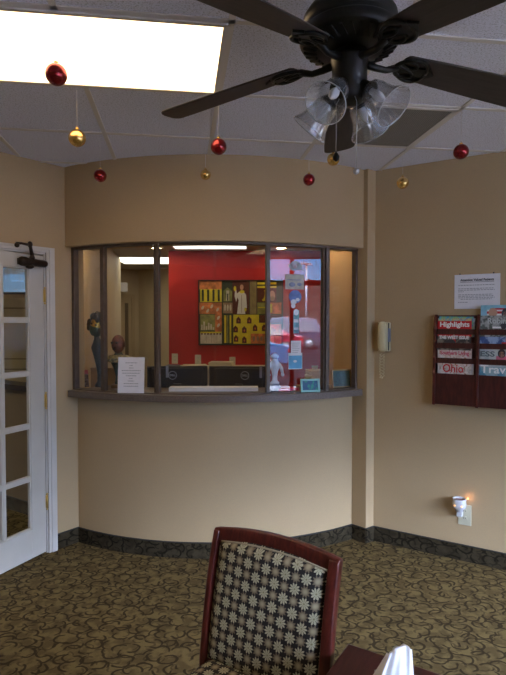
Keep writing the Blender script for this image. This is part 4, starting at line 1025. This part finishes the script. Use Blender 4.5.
for k in range(95):
    a = random.uniform(0, 2 * PI); e = random.uniform(-.35, 1.2); d = Vector((math.cos(a) * math.cos(e), math.sin(a) * math.cos(e), math.sin(e)))
    if d.y < -.50 and d.z < .55: continue
    m.ball(Vector((d.x * .056, d.y * .052, d.z * .062)), random.uniform(.012, .020), 8, 6, (1, 1, 1), Mh)
m.build('curly_hair', b1_)
m = MB().m(HAIR)
for s in (-1, 1): m.ball((s * .017, -.046, .008), .008, 8, 6, (1.2, .6, .7), Mh)
m.build('eyes', b1_)
b2_ = thing('dark_bust', 'bald copper brown bust with a gold green collar beside the white counter notice', 'sculpture')
place(b2_, (-.990, 3.90, TOPZ), math.radians(-10)); b2_.scale = (1.05, 1.05, 1.07)
m = MB().m(mat('bust_wood_base', (.20, .12, .05), .4)); m.lathe([(0, 0), (.055, 0), (.055, .018), (.045, .024), (0, .024)], 28); m.build('base', b2_)
m = MB().m(GRNM); m.lathe([(.030, .024), (.024, .05), (.022, .08), (.036, .13), (.055, .17), (.062, .195), (.050, .215), (.028, .235), (.022, .26)], 28, Matrix.Diagonal((1.0, .75, 1, 1))); m.build('torso', b2_)
m = MB().m(GPAT); vs = []
m.lathe([(.030, .228), (.060, .222), (.082, .205), (.094, .180), (.086, .176), (.070, .192), (.04, .21)], 30, Matrix.Diagonal((1.12, .72, 1, 1)), wob=lambda a, z: .05 * math.cos(7 * a)); m.build('collar', b2_)
Mh = T((0, -.004, .298)) @ Matrix.Rotation(math.radians(-10), 4, 'Z')
m = MB().m(COPP); m.ball((0, 0, 0), .056, 28, 22, (.82, .92, 1.18), Mh, headwob)
for s in (-1, 1): m.ball((s * .046, .004, -.004), .013, 10, 6, (.4, .8, 1.3), Mh)
m.build('head', b2_)
m = MB().m(HAIR)
for s in (-1, 1): m.ball((s * .018, -.046, .012), .0125, 10, 6, (1.1, .5, .62), Mh)
m.ball((0, -.050, -.032), .014, 10, 6, (1.2, .4, .34), Mh); m.build('eyes', b2_)
m = MB().m(COPP); m.add([Mh @ Vector(p) for p in ((-.004, -.047, .018), (.004, -.047, .018), (.011, -.048, -.018), (-.011, -.048, -.018), (0, -.068, -.014))], [(0, 1, 4), (1, 2, 4), (2, 3, 4), (3, 0, 4), (3, 2, 1, 0)]); m.build('nose', b2_)

br = thing('brochure', 'narrow red topped brochure leaning in the left corner of the ledge', 'brochure'); place(br, (-1.222, 3.885, TOPZ), math.radians(-15))
Mb = Matrix.Rotation(math.radians(-8), 4, 'Y') @ Matrix.Rotation(math.radians(-6), 4, 'X')
m = MB().m(mat('brochure_print', (.20, .17, .20), .5, noise=.8, nscale=60)); m.slab([(-.018, .004), (.018, .004), (.018, .10), (-.018, .10)], 0, .004, Mb); m.m(PNK); m.slab([(-.018, .10), (.018, .10), (.018, .13), (-.018, .13)], 0, .004, Mb); m.build('folded_sheet', br)
bx = thing('cardboard_box', 'low tan cardboard box behind the brochure at the left end of the ledge', 'box'); place(bx, (-1.13, 4.085, 1.03), math.radians(-14))
m = MB().m(mat('tan_cardboard', (.42, .29, .15), .7, noise=.06)); m.box((-.115, -.04, 0), (.10, .04, .215)); m.build('carton', bx, bevel=.003); m = MB().m(mat('tan_cardboard_flap', (.48, .34, .18), .7)); m.box((-.116, -.042, .205), (.101, -.002, .217)); m.build('flap', bx)
sf = MB().m(COUNTER); sf.box((-1.30, 3.98, .99), (-.90, 4.14, 1.029)); tag(sf.build('side_shelf'), 'small dark shelf behind the left end of the reception ledge', 'shelf')

def leaning(name, lab, a, dr, wd, ht, fm, im, fw, rz=0, cat='picture', tilt=-8, xy=None):
    x, y = arc(R0 + dr, a); t = thing(name, lab, cat); place(t, (x, y, TOPZ + .001) if not xy else (*xy, TOPZ + .001), math.radians(a + rz))
    M = Matrix.Rotation(math.radians(tilt), 4, 'X')
    m = MB().m(fm)
    for b in ((-wd, 0, wd, fw), (-wd, ht - fw, wd, ht), (-wd, fw, -wd + fw, ht - fw), (wd - fw, fw, wd, ht - fw)): m.slab([(b[0], b[1]), (b[2], b[1]), (b[2], b[3]), (b[0], b[3])], -.006, .006, M)
    m.build('frame', t, bevel=.0015)
    m = MB().m(im); m.slab([(-wd + fw, fw), (wd - fw, fw), (wd - fw, ht - fw), (-wd + fw, ht - fw)], -.001, .004, M); m.build('print', t); return t
leaning('framed_sign', 'gold edged dark green framed sign leaning at the right end of the ledge', 31.4, -.105, .078, .132, mat('gold_frame_paint', (.34, .22, .08), .4, metal=.3), mat('green_sign', (.02, .075, .045), .4, noise=.6, nscale=90), .010, rz=-14, xy=(.655, 3.885))
leaning('photo_frame', 'small pale teal photo frame on the ledge behind the stickered glass', 22.3, .055, .068, .092, mat('teal_frame_paint', (.28, .62, .60), .4), cover_mat('teal_photo', (.02, .10, .22), (.02, .30, .22), 22), .014, rz=-14, tilt=-14)
pk = thing('pink_folder', 'bright pink folder lying on the ledge beside the teal photo frame', 'folder'); place(pk, (*arc(R0 - .09, 18.5), TOPZ), math.radians(15))
m = MB().m(mat('hot_pink_card', (.75, .05, .20), .5)); m.box((-.075, -.06, 0), (.075, .05, .022)); m.build('card', pk, bevel=.002)

# stickers and papers on the right glass pane
PA_, PB_ = Vector(arc(R0 + .012, AN[3])), Vector(arc(R0 + .012, AN[4])); PD = (PB_ - PA_); PL = PD.length; PD.normalize(); PNN = Vector((PD.y, -PD.x))
SRZ = math.atan2(PD.y, PD.x)
def onp(s, z): p = PA_ + PD * s + PNN * .0005; return (p.x, p.y, z)
def sticker(name, lab, s, z, parts, cat='sticker'):
    t = thing(name, lab, cat, onp(s, z), SRZ)
    for pn, mb in parts: mb.build(pn, t)
def disc(mb, x, z, rx, rz_, y=-.0012, rot=0): mb.lathe([(0, 0), (1, 0), (1, .0006), (0, .0006)], 24, T((x, y, z)) @ Matrix.Rotation(rot, 4, 'Y') @ Matrix.Rotation(PI / 2, 4, 'X') @ Matrix.Diagonal((rx, rz_, 1, 1)), smooth=False, cap=False); return mb
CLW = mat('cling_white', (.70, .72, .80), .4, noise=.12, nscale=25); CLP = mat('cling_pale_pink', (.60, .42, .50), .4); CLB = mat('cling_blue', (.10, .17, .48), .4, noise=.25, nscale=25); CLT = mat('cling_teal', (.12, .32, .42), .4, noise=.5, nscale=35); CLL = mat('cling_light_blue', (.10, .38, .62), .5, noise=.1, nscale=20); CLG = mat('cling_grey_blue', (.22, .26, .40), .4, noise=.3, nscale=40)
def z_at(py, Y=3.68): return EYE + (322 - py) / 530 * Y
def s_at(px):
    k = (px - 253) / 530; return (k * PA_.y - PA_.x) / (PD.x - k * PD.y)
a = MB().m(CLW)
for dx, dz, r in ((0, 0, .036), (-.032, .002, .022), (.032, .004, .024), (0, .012, .034), (-.015, -.012, .025), (.018, -.012, .022), (.047, -.018, .009), (.058, -.028, .006)): disc(a, dx, dz, r * 1.05, r * .72)
b = MB().m(CLP); disc(b, -.002, -.004, .014, .010, -.0022); disc(b, -.018, .010, .004, .005, -.0022); disc(b, .014, .010, .004, .005, -.0022)
sticker('window_sticker', 'white cloud shaped sticker high on the right glass pane', s_at(295), z_at(267), (('shape', a), ('face', b)))
a = MB().m(mat('cling_cream', (.50, .48, .42), .5, noise=.15, nscale=30)); a.box((-.070, -.0012, -.052), (.070, 0, .052)); b = MB().m(CLG); disc(b, -.020, -.018, .024, .016, -.0018); disc(b, .035, -.016, .018, .011, -.0018); b.box((-.06, -.002, .012), (.05, -.0013, .017)); c = MB().m(mat('cling_red_edge', (.55, .05, .08), .5)); c.box((-.070, -.002, -.056), (.070, -.0004, -.050))
sticker('window_poster', 'cream poster with two grey drawings and a red lower edge on the right glass pane', s_at(294.5), z_at(282.5), (('sheet', a), ('drawings', b), ('edge', c)), 'poster')
a = MB().m(CLB); disc(a, 0, 0, .047, .046); b = MB().m(CLW); disc(b, -.012, -.036, .022, .018, -.002); disc(b, .018, -.02, .015, .012, -.002); disc(b, -.015, -.062, .016, .018, -.0026)
sticker('window_sticker', 'round blue sticker with white shapes below the cream poster', s_at(295), z_at(297), (('shape', a), ('figures', b)))
a = MB().m(CLT); a.box((-.020, -.0012, -.085), (.022, 0, .075)); b = MB().m(CLW); disc(b, 0, .06, .018, .022, -.002); b.box((-.018, -.002, -.01), (.018, -.0013, .012)); b.box((-.016, -.002, -.06), (.018, -.0013, -.045))
sticker('window_sticker', 'tall narrow teal sticker in the middle of the right glass pane', s_at(296), z_at(321), (('shape', a), ('details', b)))
a = MB().m(PAPER); a.box((-.038, -.0012, -.050), (.038, 0, .048)); b = MB().m(LGREY)
for k in range(6): b.box((-.030, -.0018, .030 - k * .013), (.026 - (k % 3) * .006, -.0011, .033 - k * .013))
sticker('window_notice', 'small white printed paper taped above the blue one on the right glass pane', s_at(296), z_at(347.5), (('sheet', a), ('printed_lines', b)), 'notice')
a = MB().m(CLL); a.box((-.050, -.0018, -.050), (.048, -.0004, .040)); b = MB().m(PAPER); b.box((-.050, -.0018, .040), (.048, -.0004, .056)); b.box((-.053, -.0012, -.054), (.051, 0, .058)); disc(b, -.004, 0, .014, .009, -.0026)
sticker('window_notice', 'square bright blue paper with a white top taped on the right glass pane', s_at(295.5), z_at(361), (('sheet', a), ('border', b)), 'notice')
# white bearded winter figure standing behind the pane
fg = thing('winter_figurine', 'white winter figurine standing behind the lower left corner of the stickered glass', 'figurine'); place(fg, (*arc(R0 - .075, 15.5), TOPZ), math.radians(14))
m = MB().m(CLG); m.lathe([(0, 0), (.042, 0), (.044, .02), (.036, .045), (.026, .055), (0, .055)], 24); m.build('base', fg)
m = MB().m(CLW); m.lathe([(.030, .052), (.034, .06), (.020, .075), (.017, .10), (.024, .14), (.036, .17), (.036, .195), (.022, .215), (0, .22)], 24, Matrix.Diagonal((1, .7, 1, 1))); m.build('robe', fg)
m = MB().m(CLW)
for s in (-1, 1): m.tube([(s * .030, 0, .19), (s * .046, -.008, .16), (s * .050, -.020, .125)], [.012, .012, .010], 10); m.ball((s * .050, -.024, .118), .013, 12, 8)
m.build('arms', fg)
m = MB().m(CLG); m.ball((0, 0, .232), .024, 20, 12, (.9, .9, 1)); m.build('head', fg)
m = MB().m(CLW); m.ball((0, -.008, .210), .024, 16, 10, (.9, .7, 1.2)); m.lathe([(.024, .235), (.030, .240), (.026, .250), (.012, .262), (0, .264)], 20, cap=False); m.build('beard_and_hat', fg)

# ------------------------------------------------------------ outside the storefront
gd = MB().m(mat('asphalt', (.014, .013, .015), .9, spec=0, noise=.15, nscale=3)); oA, oB = wp(-40, .3), wp(60, .3); oC, oD = wp(60, 90), wp(-40, 90)
gd.prism([oA, oB, oC, oD], -.14, -.04); struct(gd.build('ground'))
wk = MB().m(mat('pale_bounce', (.22, .215, .21), .9, spec=0)); wk.prism([wp(-8, .14), wp(5, .14), wp(5, 4.3), wp(-8, 4.3)], -.04, .0); struct(wk.build('bounce_slab'))  # unseen pale slab added to bounce daylight up to the ceiling
oh = MB().m(mat('soffit_paint', (.40, .34, .28), .8)); oh.prism([wp(-6, .12), wp(3.5, .12), wp(3.5, 2.3), wp(-6, 2.3)], 3.0, 3.15); struct(oh.build('roof_overhang'))
HB = bpy.data.materials.new('brown_winter_bank'); HB.use_nodes = True; HB.node_tree.nodes['Principled BSDF'].inputs['Specular IOR Level'].default_value = 0; t_ = NT(HB.node_tree); n_ = t_.noise(t_.obj(), .9, 7, .8); t_.l.new(t_.mix(t_.sstep(n_, .42, .6), (.016, .010, .008), (.042, .028, .021)), t_.n['Principled BSDF'].inputs['Base Color'])
hl = MB().m(HB); vs = []; fs = []; NX, NY = 90, 14; random.seed(11)
for j in range(NY + 1):
    for i in range(NX + 1):
        s = -35 + 90 * i / NX; o_ = 40 + 2.2 * j; p = wp(s, o_); hgt = -.1 + 6.2 * min(1, (j / 7) ** .9) + random.uniform(-.35, .35) * (j > 0) + .5 * math.sin(s * .6 + j)
        vs.append((p[0], p[1], hgt if j else -.1))
for j in range(NY):
    for i in range(NX): a = j * (NX + 1) + i; fs.append((a, a + 1, a + NX + 2, a + NX + 1))
hl.add(vs, fs); struct(hl.build('hillside'))
CG = mat('car_window', (.03, .035, .045), .1, spec=.8); TYRE = mat('tyre', (.02, .02, .022), .8); HUBC = mat('alloy_wheel', (.5, .5, .52), .3, metal=.8); TL = mat('tail_light_plastic', (.45, .02, .02), .2); HL = mat('headlight_plastic', (.7, .7, .72), .15)
def car(loc, rz, paint, L, Hh, lab, suv=False):
    t = thing('parked_car', lab, 'car', loc, rz); W2 = .90
    # side profile in x (front at -L/2) and z
    h = L / 2
    if suv: lower = [(-h, .35), (-h, .75), (-h + .15, .95), (-h + 1.0, 1.08), (h - .1, 1.12), (h, .95), (h, .35)]; cab = [(-h + .95, 1.05), (-h + 1.65, Hh - .04), (-h + 2.3, Hh), (h - .9, Hh - .03), (h - .45, Hh - .15), (h - .05, 1.08)]
    else: lower = [(-h, .32), (-h, .62), (-h + .15, .76), (-h + 1.15, .94), (h - .7, 1.0), (h - .05, .90), (h, .70), (h, .32)]; cab = [(-h + 1.05, .92), (-h + 1.85, Hh - .06), (-h + 2.3, Hh), (h - 1.5, Hh - .02), (h - .55, .98)]
    m = MB().m(paint); m.slab(lower, -W2, W2)
    n = len(cab); cx_ = sum(p[0] for p in cab) / n
    vs = []
    for s in (-1, 1):
        for x, z in cab: k = (z - 1.0) / (Hh - 1.0) * .18; vs.append((x, s * (W2 - .04 - max(0, k)), z))
    m.add(vs, [tuple(range(n))[::-1], tuple(range(n, 2 * n))] + [(i, (i + 1) % n, n + (i + 1) % n, n + i) for i in range(n)]); m.build('body', t, bevel=.05, seg=3)
    m = MB().m(CG)
    zt, zb = Hh - .14, 1.06 if suv else .99
    for s in (-1, 1):
        for (xa, xb, xc, xd) in (((-h + 1.25, -h + 1.72, -h + 2.35, -h + 2.35), (-h + 2.42, -h + 2.42, -h + 3.3, -h + 3.3)) + (((-h + 3.37, -h + 3.37, h - .85, h - .5),) if suv else ())):
            q = []
            for x, z in ((xa, zb), (xb, zt), (xc, zt), (xd, zb)):
                k = (z - 1.0) / (Hh - 1.0) * .18; q.append((min(x, h - .5 if suv else h - 1.0), s * (W2 - .025 - max(0, k)), z))
            m.add(q, [(0, 1, 2, 3)]); 
    m.build('side_windows', t)
    for x in (-h + .85, h - .85):
        for s in (-1, 1):
            w_ = MB().m(TYRE); w_.lathe([(0, -.11), (.30, -.11), (.34, -.08), (.34, .08), (.30, .11), (0, .11)], 28, T((x, s * (W2 - .09), .34)) @ Matrix.Rotation(PI / 2, 4, 'X'), cap=False); wo_ = w_.build('wheel', t)
            hb_ = MB().m(HUBC); hb_.lathe([(0, -.02), (.20, -.02), (.215, .0), (.20, .02), (0, .02)], 20, T((x, s * (W2 + .012), .34)) @ Matrix.Rotation(PI / 2, 4, 'X'), cap=False); hb_.build('hub_cap', wo_)
    for nm, mm, xx in (('tail_light', TL, h - .10), ('headlight', HL, -h + .02)):
        for s in (-1, 1): q = MB().m(mm); z = .95 if suv else .80; q.box((xx - .02, s * (W2 - .13) - .12, z - .13), (xx + .12 if nm == 'tail_light' else xx + .22, s * (W2 - .13) + .14, z + .02)); q.build(nm, t, bevel=.02)
PUR = mat('silver_blue_paint', (.050, .045, .075), .3, metal=.2, coat=.5); REDP = mat('red_car_paint', (.20, .006, .02), .3, coat=.4); BLUP = mat('blue_car_paint', (.02, .07, .17), .3, coat=.5); WHP = mat('white_car_paint', (.22, .22, .24), .3, coat=.5)
CA = math.atan2(.65, .76)
CARS = [((20.45, -18.0), CA, PUR, 4.7, 1.95, 'grey violet sport utility car parked outside, reflected in the right glass pane', True),
        ((15.9, -14.9), CA + .1, REDP, 4.4, 1.45, 'red saloon car parked outside in front of the grey violet one', False),
        ((7.6, -7.4), CA - .3, BLUP, 4.4, 1.45, 'blue saloon car parked closest outside the storefront', False),
        ((22.6, -24.4), CA, WHP, 4.5, 1.5, 'white saloon car parked farthest outside', False)]
for c in CARS: car((c[0][0], c[0][1], -.04), c[1], c[2], c[3], c[4], c[5], c[6])
lpz = thing('lamp_post', 'pale lamp post beyond the parked cars', 'lamp post', (27.5, -23.0, -.04)); m = MB().m(WHP); m.tube([(0, 0, 0), (0, 0, 6.2)], .09, 10); m.build('pole', lpz); m = MB().m(WHP); m.box((-.5, -.15, 6.1), (.5, .15, 6.25)); m.build('lamp_head', lpz, bevel=.03)
